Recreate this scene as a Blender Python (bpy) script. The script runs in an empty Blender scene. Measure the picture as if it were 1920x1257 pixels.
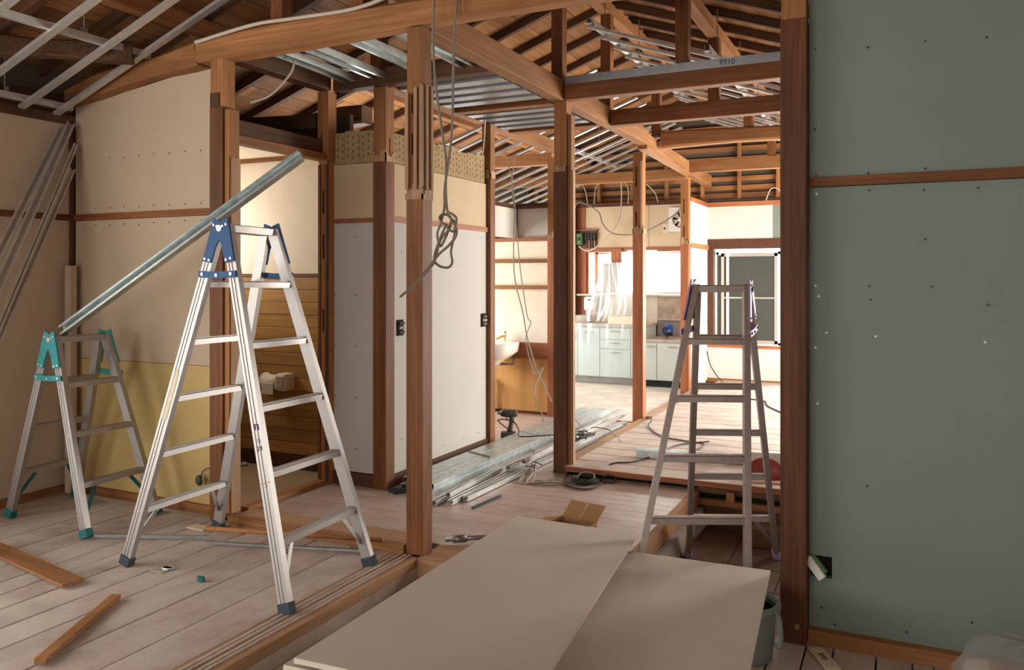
import bpy, bmesh, math, random
from mathutils import Vector, Matrix
random.seed(7)
S = bpy.context.scene
C = bpy.context.collection
PI = math.pi

# ------------------------------------------------------------------ camera
FPX, CX, CY, EYE = 1520.0, 960.0, 521.0, 1.42
YAW = math.atan(735 / FPX)
cam = bpy.data.cameras.new('camera'); co = bpy.data.objects.new('camera', cam); C.objects.link(co)
co.location = (0, 0, EYE); co.rotation_euler = (PI / 2, 0, YAW)
cam.sensor_width = 36; cam.lens = 36 * FPX / 1920; cam.shift_y = -(628.5 - CY) / 1920
cam.clip_start = .05; cam.clip_end = 100
S.camera = co
# ------------------------------------------------------------------ daylight
w = bpy.data.worlds.new('sky'); S.world = w; w.use_nodes = True
bg = w.node_tree.nodes['Background']; bg.inputs[0].default_value = (1, .98, .95, 1); bg.inputs[1].default_value = 2.2
def area(name, loc, rot, sx, sy, power, col=(1, 1, 1)):
    l = bpy.data.lights.new(name, 'AREA'); l.shape = 'RECTANGLE'; l.size = sx; l.size_y = sy; l.energy = power; l.color = col
    o = bpy.data.objects.new(name, l); C.objects.link(o); o.location = loc; o.rotation_euler = rot
    return o
area('daylight_rear_window', (-2.3, -2.72, 1.35), (PI / 2, 0, 0), 3.4, 2.0, 48, (1, .92, .83))
area('daylight_left_window', (-5.3, .55, 1.25), (0, -PI / 2, 0), 2.1, 3.1, 80, (1, .91, .81))
area('daylight_kitchen_window', (-3.35, 11.75, 1.5), (-PI / 2, 0, 0), 1.7, .8, 250, (1, .96, .9))
area('daylight_back_window', (-1.0, 11.3, 1.15), (-PI / 2, 0, 0), 2.2, 1.2, 140, (1, .96, .9))
area('daylight_side_window', (1.0, 8.45, 1.25), (0, PI / 2, 0), 1.9, 2.7, 300, (1, .92, .82))
area('daylight_toilet_window', (-4.94, 4.25, 1.75), (0, -PI / 2, 0), .55, .7, 10, (1, .93, .84))
area('kitchen_fill_light', (-5.35, 9.2, 1.4), (0, -PI / 2, 0), 1.5, 1.8, 85, (1, .95, .88))  # added fill lamp, brightens the kitchen from its unseen left side
area('daylight_wash_window', (-5.35, 6.6, 1.35), (0, -PI / 2, 0), 1.6, 1.6, 95, (1, .92, .82))
S.cycles.diffuse_bounces = 8; S.cycles.max_bounces = 14
S.view_settings.view_transform = 'Standard'; S.view_settings.look = 'None'
S.view_settings.exposure = 0.45; S.view_settings.gamma = 1; S.view_settings.use_curve_mapping = False

def ray(u, v):
    a = (u - CX) / FPX; cy, sy = math.cos(YAW), math.sin(YAW)
    return Vector((-sy + cy * a, cy + sy * a, (CY - v) / FPX))
def onY(u, v, Y): r = ray(u, v); return Vector((0, 0, EYE)) + r * (Y / r.y)
def onX(u, v, X): r = ray(u, v); return Vector((0, 0, EYE)) + r * (X / r.x)
def onZ(u, v, z=0): r = ray(u, v); return Vector((0, 0, EYE)) + r * ((z - EYE) / r.z)
def at(u, v, t): return Vector((0, 0, EYE)) + ray(u, v) * t

# ------------------------------------------------------------------ materials
MATS = {}
def nodes(name, rough=.6, metal=0):
    m = bpy.data.materials.new(name); m.use_nodes = True; nt = m.node_tree; b = nt.nodes['Principled BSDF']
    b.inputs['Roughness'].default_value = rough; b.inputs['Metallic'].default_value = metal; b.inputs['Specular IOR Level'].default_value = .3
    MATS[name] = m
    return m, nt, b
def N(nt, t, **k):
    n = nt.nodes.new(t)
    for a, v in k.items():
        if a in n.inputs: n.inputs[a].default_value = v
        else: setattr(n, a, v)
    return n
def ramp(nt, fac, stops):
    r = nt.nodes.new('ShaderNodeValToRGB'); e = r.color_ramp.elements
    while len(e) < len(stops): e.new(.5)
    for i, (p, c) in enumerate(stops): e[i].position = p; e[i].color = (*c, 1)
    nt.links.new(fac, r.inputs[0]); return r.outputs[0]
def mixc(nt, f, a, b, mode='MIX'):
    n = nt.nodes.new('ShaderNodeMix'); n.data_type = 'RGBA'; n.blend_type = mode
    for i, v in ((0, f), (6, a), (7, b)):
        if hasattr(v, 'links') or hasattr(v, 'is_linked'): nt.links.new(v, n.inputs[i])
        else: n.inputs[i].default_value = v if i == 0 else (*v, 1)
    return n.outputs[2]
def coord(nt, scale):
    tc = nt.nodes.new('ShaderNodeTexCoord'); oi = nt.nodes.new('ShaderNodeObjectInfo')
    ad = nt.nodes.new('ShaderNodeVectorMath'); ad.operation = 'ADD'
    mu = nt.nodes.new('ShaderNodeMath'); mu.operation = 'MULTIPLY'; mu.inputs[1].default_value = 37
    nt.links.new(oi.outputs['Random'], mu.inputs[0]); nt.links.new(tc.outputs['Object'], ad.inputs[0]); nt.links.new(mu.outputs[0], ad.inputs[1])
    mp = nt.nodes.new('ShaderNodeMapping'); mp.inputs['Scale'].default_value = scale
    nt.links.new(ad.outputs[0], mp.inputs[0]); return mp.outputs[0], oi.outputs['Random'], ad.outputs[0]
def bump(nt, b, h, s=.2, d=.003):
    n = nt.nodes.new('ShaderNodeBump'); n.inputs['Strength'].default_value = s; n.inputs['Distance'].default_value = d
    nt.links.new(h, n.inputs['Height']); nt.links.new(n.outputs[0], b.inputs['Normal'])
def wood(name, dark, light, axis, rough=.6, vary=.25, dust=None, fine=60):
    m, nt, b = nodes(name, rough)
    sc = [fine, fine, fine]; sc['xyz'.index(axis)] = 2.2
    v, rnd, raw = coord(nt, tuple(sc))
    n1 = N(nt, 'ShaderNodeTexNoise', Scale=1.0, Detail=5.0, Roughness=.65); nt.links.new(v, n1.inputs[0])
    c = ramp(nt, n1.outputs[0], [(.28, dark), (.72, light)])
    sc2 = [7, 7, 7]; sc2['xyz'.index(axis)] = .9
    mp = nt.nodes.new('ShaderNodeMapping'); mp.inputs['Scale'].default_value = sc2; nt.links.new(raw, mp.inputs[0])
    n2 = N(nt, 'ShaderNodeTexNoise', Scale=1.0, Detail=3.0); nt.links.new(mp.outputs[0], n2.inputs[0])
    c = mixc(nt, ramp(nt, n2.outputs[0], [(.35, (0, 0, 0)), (.75, (.7, .7, .7))]), c, tuple(x * .6 for x in dark))
    hs = nt.nodes.new('ShaderNodeHueSaturation'); nt.links.new(c, hs.inputs['Color'])
    mr = nt.nodes.new('ShaderNodeMapRange'); mr.inputs[3].default_value = 1 - vary; mr.inputs[4].default_value = 1 + vary
    nt.links.new(rnd, mr.inputs[0]); nt.links.new(mr.outputs[0], hs.inputs['Value']); c = hs.outputs[0]
    if dust:
        n3 = N(nt, 'ShaderNodeTexNoise', Scale=2.3, Detail=6.0, Roughness=.7); nt.links.new(raw, n3.inputs[0])
        c = mixc(nt, ramp(nt, n3.outputs[0], [(.33, (.25, .25, .25)), (.62, (.95, .95, .95))]), c, dust)
    nt.links.new(c, b.inputs['Base Color']); bump(nt, b, n1.outputs[0], .25)
    return m
def plain(name, col, rough=.6, metal=0, spot=None, amt=.35, scale=9, bmp=0):
    m, nt, b = nodes(name, rough, metal)
    if spot:
        v, rnd, raw = coord(nt, (1, 1, 1))
        n = N(nt, 'ShaderNodeTexNoise', Scale=scale, Detail=6.0, Roughness=.65); nt.links.new(raw, n.inputs[0])
        f = ramp(nt, n.outputs[0], [(.4, (0, 0, 0)), (.75, (amt, amt, amt))])
        nt.links.new(mixc(nt, f, col, spot), b.inputs['Base Color'])
        if bmp: bump(nt, b, n.outputs[0], bmp)
    else: b.inputs['Base Color'].default_value = (*col, 1)
    return m
for ax in 'xyz':
    wood('stained_' + ax, (.11, .037, .010), (.29, .105, .030), ax, .6, .22)
    wood('raw_' + ax, (.23, .09, .028), (.44, .20, .075), ax, .7, .2)
    wood('roof_' + ax, (.25, .105, .036), (.46, .22, .085), ax, .75, .3, fine=40)
    wood('rafter_' + ax, (.06, .026, .013), (.17, .075, .035), ax, .7, .25)
    wood('red_' + ax, (.26, .085, .035), (.46, .17, .075), ax, .5, .18)
    wood('floor_' + ax, (.28, .19, .15), (.46, .34, .28), ax, .75, .10, dust=(.54, .45, .39), fine=28)
    wood('hall_' + ax, (.26, .145, .105), (.42, .27, .21), ax, .42, .1, dust=(.47, .375, .325))
    wood('sill_' + ax, (.30, .16, .08), (.52, .32, .18), ax, .65, .15)
wood('dark_stained_z', (.055, .018, .007), (.20, .07, .023), 'z', .6, .15)
wood('toilet_panel', (.34, .17, .05), (.52, .28, .085), 'x', .45, .12)
wood('orange_panel', (.55, .28, .09), (.72, .40, .15), 'z', .4, .05)
plain('drywall', (.50, .385, .275), .9, 0, (.44, .34, .24), .5, 3)
plain('drywall_sheet', (.60, .53, .455), .85, 0, (.54, .475, .405), .6, 3.5)
plain('sheet_edge', (.70, .61, .50), .9)
plain('yellow_board', (.52, .37, .15), .85, 0, (.55, .40, .18), .5, 4)
plain('cream', (.66, .50, .335), .85, 0, (.59, .43, .27), .5, 6)
plain('cream_pale', (.80, .70, .56), .85, 0, (.70, .57, .42), .5, 5)
plain('white_wall', (.66, .62, .57), .85, 0, (.58, .545, .50), .5, 2.5)
plain('cream_dull', (.52, .395, .26), .85, 0, (.46, .34, .215), .5, 6)
plain('closet_white', (.50, .47, .435), .8, 0, (.45, .42, .39), .5, 2.5)
plain('green_wall', (.20, .235, .205), .75, 0, (.175, .21, .185), .6, 2)
plain('plaster_sand', (.36, .25, .13), .95, 0, (.27, .18, .09), .8, 14, .3)
plain('dark_trim', (.085, .034, .02), .45, 0, (.13, .055, .03), .6, 20)
plain('dark_void', (.016, .012, .010), .9)
plain('shell', (.10, .075, .055), .9)
plain('steel', (.66, .65, .63), .38, .72, (.45, .45, .45), .7, 13)
plain('steel_dark', (.38, .39, .41), .42, 1, (.25, .26, .28), .7, 13)
plain('steel_zinc', (.66, .72, .72), .42, 1, (.36, .44, .45), .9, 16)
plain('aluminium', (.41, .385, .37), .5, .8, (.40, .37, .36), .6, 30)
plain('aluminium_brown', (.47, .41, .38), .45, .8, (.34, .29, .27), .6, 30)
plain('blue_plastic', (.010, .06, .17), .6, 0, (.015, .085, .22), .5, 30)
plain('teal_plastic', (.04, .26, .28), .5, 0, (.08, .36, .36), .5, 30)
plain('purple_plastic', (.42, .28, .55), .5, 0, (.52, .40, .62), .5, 30)
plain('rubber', (.035, .05, .065), .7); plain('rubber_teal', (.02, .13, .13), .7)
plain('rivet', (.8, .8, .8), .3, .9)
plain('cable', (.22, .185, .145), .6); plain('cable_dark', (.03, .028, .026), .6); plain('cable_light', (.52, .44, .36), .6)
plain('cardboard', (.40, .22, .10), .85, 0, (.46, .27, .13), .5, 12); plain('tape', (.55, .36, .2), .3)
plain('tile_pit', (.11, .065, .045), .7, 0, (.17, .10, .07), .7, 9); plain('grout', (.21, .15, .10), .9)
plain('pit_wood', (.15, .075, .035), .8, 0, (.09, .045, .02), .8, 9)
plain('concrete', (.30, .25, .20), .9, 0, (.2, .16, .13), .7, 6)
plain('cabinet', (.66, .74, .72), .45, 0, (.60, .68, .665), .5, 4); plain('worktop', (.60, .52, .45), .4, 0, (.38, .30, .25), .8, 9)
plain('kick', (.02, .028, .028), .5); plain('kick_grey', (.34, .32, .31), .8, 0, (.22, .2, .19), .8, 9)
plain('gold', (.62, .40, .16), .35, .8)
plain('porcelain', (.86, .82, .76), .15); plain('chrome', (.8, .78, .74), .15, 1); plain('pipe', (.22, .19, .16), .4, .6)
plain('splash', (.76, .68, .57), .25, 0, (.9, .84, .76), .7, 5)
plain('white_plastic', (.80, .77, .72), .4); plain('ivory_plastic', (.70, .60, .46), .45); plain('black_plastic', (.02, .02, .02), .45)
plain('fan_blade', (.62, .52, .40), .5); plain('green_device', (.07, .17, .05), .5)
plain('red_plastic', (.36, .075, .065), .45); plain('pink_rim', (.62, .46, .40), .5)
plain('bin_plastic', (.24, .28, .25), .5, 0, (.19, .225, .2), .5, 6)
plain('dusty_grey', (.45, .40, .36), .85, 0, (.30, .25, .22), .8, 7)
plain('vinyl', (.60, .52, .44), .5, 0, (.72, .66, .6), .7, 3); plain('vinyl_b', (.54, .46, .385), .5, 0, (.68, .61, .55), .7, 3)
plain('toilet_floor', (.42, .30, .18), .6, 0, (.36, .25, .14), .6, 8)
plain('frame_alu', (.55, .52, .48), .4, .6); plain('frame_white', (.82, .80, .76), .4)
plain('ink', (.05, .03, .06), .7); plain('ink_red', (.55, .08, .08), .7); plain('ink_purple', (.10, .04, .15), .7)
plain('paper', (.62, .52, .36), .8); plain('slipper', (.09, .09, .09), .8)
plain('boiler', (.80, .78, .76), .35, 0, (.7, .67, .64), .6, 7)
plain('driver_body', (.06, .055, .05), .5, 0, (.12, .10, .08), .6, 30)
plain('motor_blue', (.02, .10, .42), .35)
def thin(name, tint, alpha, rough=.1, glossy=.12):
    m = bpy.data.materials.new(name); m.use_nodes = True; nt = m.node_tree; nt.nodes.clear(); MATS[name] = m
    o = N(nt, 'ShaderNodeOutputMaterial'); t = N(nt, 'ShaderNodeBsdfTransparent'); t.inputs[0].default_value = (*tint, 1)
    d = N(nt, 'ShaderNodeBsdfDiffuse'); d.inputs[0].default_value = (.85, .86, .86, 1)
    tr = N(nt, 'ShaderNodeBsdfTranslucent'); tr.inputs[0].default_value = (.85, .86, .86, 1)
    g = N(nt, 'ShaderNodeBsdfGlossy', Roughness=rough)
    a = N(nt, 'ShaderNodeMixShader'); a.inputs[0].default_value = .5; nt.links.new(d.outputs[0], a.inputs[1]); nt.links.new(tr.outputs[0], a.inputs[2])
    b = N(nt, 'ShaderNodeMixShader'); b.inputs[0].default_value = alpha; nt.links.new(t.outputs[0], b.inputs[1]); nt.links.new(a.outputs[0], b.inputs[2])
    c = N(nt, 'ShaderNodeMixShader'); c.inputs[0].default_value = glossy; nt.links.new(b.outputs[0], c.inputs[1]); nt.links.new(g.outputs[0], c.inputs[2])
    nt.links.new(c.outputs[0], o.inputs[0])
thin('glass', (.97, .99, 1), .03, .02, .06); thin('plastic_film', (.97, .98, .98), .42, .25, .14); thin('bag_film', (.85, .88, .87), .22, .2, .16)
thin('glass_frost', (.9, .94, .95), .35, .3, .06)
thin('film_light', (.96, .98, .98), .16, .25, .08)
m, nt, b = nodes('screen_mesh', .7); b.inputs['Base Color'].default_value = (.06, .066, .056, 1)
m, nt, b = nodes('scorched', .5)   # stained splash panel above the low worktop
v, rnd, raw = coord(nt, (1, 1, 1)); n = N(nt, 'ShaderNodeTexNoise', Scale=4, Detail=6.0, Roughness=.7); nt.links.new(raw, n.inputs[0])
nt.links.new(ramp(nt, n.outputs[0], [(.3, (.30, .22, .16)), (.55, (.52, .42, .32)), (.75, (.68, .60, .5))]), b.inputs['Base Color'])

# ------------------------------------------------------------------ mesh helpers
class G:
    def __init__(s): s.v = []; s.f = []
    def add(s, vs, fs):
        k = len(s.v); s.v += [Vector(p) for p in vs]; s.f += [tuple(i + k for i in f) for f in fs]; return s
    def hexa(s, p): return s.add(p, [(0, 3, 2, 1), (4, 5, 6, 7), (0, 1, 5, 4), (1, 2, 6, 5), (2, 3, 7, 6), (3, 0, 4, 7)])
    def box(s, x0, x1, y0, y1, z0, z1):
        return s.hexa([(x0, y0, z0), (x1, y0, z0), (x1, y1, z0), (x0, y1, z0), (x0, y0, z1), (x1, y0, z1), (x1, y1, z1), (x0, y1, z1)])
    def frame(s, p0, p1, up=(0, 0, 1)):
        p0, p1 = Vector(p0), Vector(p1); a = (p1 - p0).normalized(); u = Vector(up)
        sd = a.cross(u)
        if sd.length < 1e-4: sd = a.cross(Vector((0, 1, 0)))
        sd.normalize(); return p0, p1, a, sd, sd.cross(a).normalized()
    def poly(s, p0, p1, prof, up=(0, 0, 1)):      # prof: closed outline (side, up) swept from p0 to p1
        p0, p1, a, sd, u = s.frame(p0, p1, up); n = len(prof)
        vs = [p + sd * x + u * y for p in (p0, p1) for x, y in prof]
        fs = [(i, (i + 1) % n, n + (i + 1) % n, n + i) for i in range(n)] + [tuple(range(n))[::-1], tuple(range(n, 2 * n))]
        return s.add(vs, fs)
    def bar(s, p0, p1, w, h, up=(0, 0, 1)):
        return s.poly(p0, p1, [(-w / 2, -h / 2), (w / 2, -h / 2), (w / 2, h / 2), (-w / 2, h / 2)], up)
    def chan(s, p0, p1, w, h, t=.002, lip=.008, up=(0, 0, 1), flip=1):   # C section, open side along up*flip
        a, b = w / 2, h / 2; k = flip
        pr = [(-a, -b), (a, -b), (a, b), (a - lip, b), (a - lip, b - t), (a - t, b - t), (a - t, -b + t), (-a + t, -b + t), (-a + t, b - t), (-a + lip, b - t), (-a + lip, b), (-a, b)]
        return s.poly(p0, p1, [(x, y * k) for x, y in (pr if k > 0 else pr[::-1])], up)
    def tube(s, pts, r, n=6, rads=None):
        pts = [Vector(p) for p in pts]; k = len(s.v); up = Vector((0, 0, 1)); prev = None
        for i, p in enumerate(pts):
            a = (pts[min(i + 1, len(pts) - 1)] - pts[max(i - 1, 0)])
            a = a.normalized() if a.length > 1e-9 else Vector((0, 0, 1))
            sd = prev - a * prev.dot(a) if prev is not None else a.cross(up if abs(a.z) < .9 else Vector((1, 0, 0)))
            if sd.length < 1e-6: sd = a.cross(Vector((1, 0, 0)))
            sd.normalize(); prev = sd; q = a.cross(sd); rr = rads[i] if rads else r
            s.v += [p + (sd * math.cos(2 * PI * j / n) + q * math.sin(2 * PI * j / n)) * rr for j in range(n)]
        for i in range(len(pts) - 1):
            for j in range(n):
                s.f.append((k + i * n + j, k + i * n + (j + 1) % n, k + (i + 1) * n + (j + 1) % n, k + (i + 1) * n + j))
        s.f.append(tuple(k + j for j in range(n))[::-1]); s.f.append(tuple(k + (len(pts) - 1) * n + j for j in range(n)))
        return s
    def lathe(s, prof, o=(0, 0, 0), n=20, ax=(0, 0, 1), sx=1, sy=1):
        o = Vector(o); a = Vector(ax).normalized(); e = a.cross(Vector((0, 1, 0)) if abs(a.y) < .9 else Vector((1, 0, 0))).normalized(); q = a.cross(e); k = len(s.v)
        for r, z in prof:
            s.v += [o + a * z + (e * math.cos(2 * PI * j / n) * sx + q * math.sin(2 * PI * j / n) * sy) * r for j in range(n)]
        for i in range(len(prof) - 1):
            for j in range(n): s.f.append((k + i * n + j, k + i * n + (j + 1) % n, k + (i + 1) * n + (j + 1) % n, k + (i + 1) * n + j))
        if prof[0][0] > 1e-5: s.f.append(tuple(k + j for j in range(n))[::-1])
        if prof[-1][0] > 1e-5: s.f.append(tuple(k + (len(prof) - 1) * n + j for j in range(n)))
        return s
    def mesh(s, name, mat, bevel=0, smooth=False):
        me = bpy.data.meshes.new(name); me.from_pydata([tuple(p) for p in s.v], [], s.f); me.materials.append(MATS[mat])
        bm = bmesh.new(); bm.from_mesh(me); bmesh.ops.recalc_face_normals(bm, faces=bm.faces)
        if bevel: bmesh.ops.bevel(bm, geom=[e for e in bm.edges if len(e.link_faces) == 2 and e.calc_face_angle(0) > .6], offset=bevel, segments=2, affect='EDGES', profile=.5, clamp_overlap=True)
        bm.to_mesh(me); bm.free()
        if smooth:
            for p in me.polygons: p.use_smooth = True
        return me
    def obj(s, name, mat, parent=None, bevel=0, smooth=False):
        o = bpy.data.objects.new(name, s.mesh(name, mat, bevel, smooth)); C.objects.link(o)
        if parent: attach(o, parent)
        return o
def attach(o, parent):
    o.parent = parent
    m = Matrix.Identity(4); p = parent
    while p is not None: m = p.matrix_parent_inverse @ p.matrix_basis @ m if p.parent else p.matrix_basis @ m; p = p.parent
    o.matrix_parent_inverse = m.inverted()
def tag(o, label, cat, group=None):
    o['label'] = label; o['category'] = cat
    if group: o['group'] = group
    return o
def thing(name, label, cat, loc=(0, 0, 0), group=None):
    o = bpy.data.objects.new(name, None); C.objects.link(o); o.location = loc; o.empty_display_size = .1
    return tag(o, label, cat, group)
def struct(o): o['kind'] = 'structure'; return o
def stuff(o): o['kind'] = 'stuff'; return o
def spline(pts, n=8):
    P = [Vector(p) for p in pts]; out = []
    for i in range(len(P) - 1):
        a, b, c, d = P[max(i - 1, 0)], P[i], P[i + 1], P[min(i + 2, len(P) - 1)]
        for k in range(n):
            t = k / n; out.append(.5 * ((2 * b) + (c - a) * t + (2 * a - 5 * b + 4 * c - d) * t * t + (3 * b - a - 3 * c + d) * t ** 3))
    return out + [P[-1]]
def text(name, body, size, mat, mw, parent):
    cu = bpy.data.curves.new(name, 'FONT'); cu.body = body; cu.size = size; cu.align_x = 'CENTER'; cu.align_y = 'CENTER'; cu.extrude = .0004
    o = bpy.data.objects.new(name, cu); C.objects.link(o); dg = bpy.context.evaluated_depsgraph_get()
    me = bpy.data.meshes.new_from_object(o.evaluated_get(dg)); bpy.data.objects.remove(o)
    me.transform(mw); me.materials.clear(); me.materials.append(MATS[mat])
    q = bpy.data.objects.new(name, me); C.objects.link(q); attach(q, parent); return q

# pieces that share one mesh: planks(parent, name, list of boxes)
_cache = {}
def piece(parent, name, x0, x1, y0, y1, z0, z1, mat, bevel=.002):
    key = (name, round(x1 - x0, 3), round(y1 - y0, 3), round(z1 - z0, 3), mat)
    if key not in _cache:
        a, b_, c_ = (x1 - x0) / 2, (y1 - y0) / 2, (z1 - z0) / 2
        _cache[key] = G().box(-a, a, -b_, b_, -c_, c_).mesh(name, mat, bevel)
    o = bpy.data.objects.new(name, _cache[key]); C.objects.link(o); o.location = ((x0 + x1) / 2, (y0 + y1) / 2, (z0 + z1) / 2); attach(o, parent); return o

# ================================================================== SHELL
XL, XR, Y0, Y1 = -5.08, .80, -2.6, 11.0
RID, RZ, SL = -2.26, 3.80, .35
def roofz(x): return RZ - SL * abs(x - RID)
# floors -----------------------------------------------------------
fl_left = struct(G().box(XL, -2.24, Y0, 3.60, -.16, -.035).obj('floor', 'dark_void'))
jx = [-2.385, -2.628, -2.87, -3.115, -3.30, -3.49, -3.65, -3.80, -4.0, -4.2, -4.42, -4.64, -4.85, -5.03]
for i in range(len(jx) - 1):
    cut = random.choice([.1, .9, 1.5])
    piece(fl_left, 'plank', jx[i + 1] + .005, jx[i] - .005, cut, 3.53, -.035, -.002 + random.uniform(-.002, .0), 'floor_y')
    piece(fl_left, 'plank', jx[i + 1] + .005, jx[i] - .005, Y0, cut - .003, -.035, -.002 + random.uniform(-.002, .0), 'floor_y')
sill = tag(G().box(-2.38, -2.215, -1.2, 3.49, -.045, .004).obj('sill', 'sill_y', None, .003), 'long grooved wooden sill along the edge of the ladder room floor', 'sill')
for gx in (-2.345, -2.32, -2.285, -2.262):
    G().box(gx - .006, gx + .006, -1.2, 3.488, .003, .010).obj('groove_ridge', 'floor_y', sill)
G().box(-2.235, -2.2165, -1.2, 3.49, -.14, -.046).obj('fascia', 'floor_y', sill)
for y in (.6, 1.7, 2.72): G().box(-2.30, -2.217, y, y + .09, -.105, -.0455).obj('packing_block', 'raw_y', sill)
fl_front = struct(G().box(-2.215, XR, Y0, 3.38, -.26, -.14).box(-2.215, -1.25, 3.38, 3.66, -.26, -.14).box(-.49, XR, 3.38, 3.66, -.26, -.14).obj('floor', 'dark_void'))
yb = [-2.214, -1.95, -1.7, -1.45, -1.2, -.95, -.7, -.49, -.365, -.26, -.1, .03, .105, .30, .5, .7, .8]
for i in range(len(yb) - 1): piece(fl_front, 'plank', yb[i] + .004, yb[i + 1] - .004, Y0, 3.38 if -1.3 < yb[i] < -.5 else 3.64, -.14, -.105 + random.uniform(-.003, 0), 'floor_y')
fl_hall = struct(G().box(-3.6, -1.25, 3.60, 5.46, -.3, -.03).obj('floor', 'dark_void'))
y = 3.72; k = 0
while y < 5.40:
    piece(fl_hall, 'plank', -3.6, -1.25, y + .001, min(y + .102, 5.45), -.03, 0, 'hall_x', .001); y += .103
G().box(-1.275, -1.2505, 3.7, 5.45, -.03, .002).obj('edge_strip', 'raw_y', fl_hall)
G().box(-1.25, -1.235, 3.7, 5.44, -.10, -.002).obj('fascia', 'raw_y', fl_hall)
G().box(-1.25, -1.20, 3.7, 5.40, -.25, -.11).obj('footing', 'concrete', fl_hall)
fl_inner = struct(G().box(-5.0, -2.3, 5.46, Y1, -.3, -.025).obj('floor', 'dark_void'))
y = 5.45
while y < 7.63:
    piece(fl_inner, 'plank', -3.6, -2.32, y + .001, min(y + .102, 7.66), -.025, 0, 'hall_x', .001); y += .103
piece(fl_inner, 'plank', -5.0, -3.602, 6.1, 7.66, -.025, 0, 'hall_x', .001)
sx = -4.4
for i in range(7):
    for j in range(11):
        piece(fl_inner, 'tile', sx + i * .305 + .001, sx + i * .305 + .303, 7.70 + j * .305 + .001, 7.70 + j * .305 + .303, -.025, .002, 'vinyl' if (i + j) % 2 else 'vinyl_b', 0)
piece(fl_inner, 'floor_strip', -4.4, -2.33, 7.662, 7.698, -.02, .006, 'red_x', .001)
fl_plat = struct(G().box(-2.2, XR, 5.50, Y1, -.25, .042).obj('floor', 'dark_void'))
y = 5.42
while y < 10.85:
    piece(fl_plat, 'plank', -2.20, XR, y + .005, y + .232, .042, .065, 'floor_x', .002); y += .238
G().box(-1.25, -.3, 5.45, 5.50, -.02, .030).obj('edge_joist', 'pit_wood', fl_plat)
G().box(-1.25, -.3, 5.44, 5.50, -.24, -.10).obj('pit_board', 'pit_wood', fl_plat)
G().box(-1.25, -.3, 5.425, 5.47, -.095, -.055).obj('batten', 'raw_x', fl_plat)
for x in (-1.05, -.62): G().box(x, x + .05, 5.40, 5.44, -.055, .010).obj('cleat', 'raw_z', fl_plat)
G().box(-2.19, XR, 5.402, 5.422, .030, .066).obj('edge_trim', 'red_x', fl_plat, .002)
fl_pit = struct(G().box(-1.25, .3, 3.38, 5.5, -.30, -.262).obj('floor', 'grout'))
for i in range(5):
    for j in range(6): piece(fl_pit, 'tile', -1.24 + i * .31, -1.24 + i * .31 + .303, 3.45 + j * .34, 3.45 + j * .34 + .333, -.262, -.252, 'tile_pit', .002)
fl_toilet = struct(G().box(-5.0, -3.6, 3.66, 4.75, -.2, -.004).obj('floor', 'toilet_floor'))

# outer walls --------------------------------------------------------
# left wall: panels toward the ladder room, cream further back; window in the wash area
wl = struct(G().box(XL - .12, XL - .02, Y0, -1.05, -.3, 2.82).box(XL - .12, XL - .02, 2.15, 5.6, -.3, 2.82).box(XL - .12, XL - .02, -1.05, 2.15, -.3, .12).box(XL - .12, XL - .02, -1.05, 2.15, 2.4, 2.82).box(XL - .12, XL - .02, 7.5, 8.25, -.3, 2.82).box(XL - .12, XL - .02, 10.15, Y1 + .1, -.3, 2.82).box(XL - .12, XL - .02, 8.25, 10.15, -.3, .6).box(XL - .12, XL - .02, 8.25, 10.15, 2.2, 2.82).box(XL - .12, XL - .02, 5.6, 7.5, -.3, .5).box(XL - .12, XL - .02, 5.6, 7.5, 2.2, 2.82).obj('wall_left', 'shell'))
X = -5.02
for a, b_ in ((-2.5, -1.06), (2.17, 2.66), (2.67, 3.60)):
    G().box(X - .03, X, a, b_, 1.84, 2.44).obj('upper_panel', 'drywall', wl); G().box(X - .03, X, a, b_, .04, 1.80).obj('lower_panel', 'drywall', wl)
G().box(X - .03, X + .012, 2.15, 3.61, 1.80, 1.84).obj('rail', 'stained_y', wl)
G().box(X - .04, X + .02, Y0, 3.62, 2.44, 2.50).obj('top_plate', 'rafter_y', wl)
G().box(X - .03, X + .02, Y0, 3.61, -.01, .05).obj('base_batten', 'raw_y', wl)
G().box(X - .01, X + .018, 3.585, 3.612, .05, 2.46).obj('corner_batten', 'rafter_z', wl)
# partition between the ladder room and the toilet
wf = struct(G().box(-5.02, -3.67, 3.66, 3.70, 0, 2.62).obj('wall_front', 'shell'))
def sloped(x0, x1, z0, za, zb, yf, yb, name, mat, parent):
    return G().hexa([(x0, yf, z0), (x1, yf, z0), (x1, yb, z0), (x0, yb, z0), (x0, yf, za), (x1, yf, zb), (x1, yb, zb), (x0, yb, za)]).obj(name, mat, parent)
sloped(-5.0, -3.67, 1.842, 2.56, 2.72, 3.62, 3.66, 'upper_panel', 'drywall', wf)
G().box(-5.0, -3.67, 3.62, 3.66, .885, 1.798).obj('middle_panel', 'drywall', wf)
G().box(-5.0, -3.67, 3.62, 3.66, .045, .882).obj('lower_panel', 'yellow_board', wf)
G().box(-5.0, -3.67, 3.607, 3.66, 1.80, 1.84).obj('rail', 'stained_x', wf)
G().box(-5.0, -3.67, 3.595, 3.66, -.01, .045).obj('base_batten', 'raw_x', wf)
gs = G()
for z in (2.20, 1.875, 1.765):
    for i in range(9): gs.lathe([(.006, 0), (.004, .003), (0, .003)], (-4.8 + i * .135, 3.621 - .0, z + random.uniform(-.006, .006)), 6, (0, -1, 0))
for z in (2.5, 2.33, 2.05, 1.6, 1.3, 1.1): gs.lathe([(.006, 0), (.004, .003), (0, .003)], (-3.70, 3.621, z), 6, (0, -1, 0))
stuff(gs.obj('screw_heads', 'dark_trim', wf))
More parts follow.
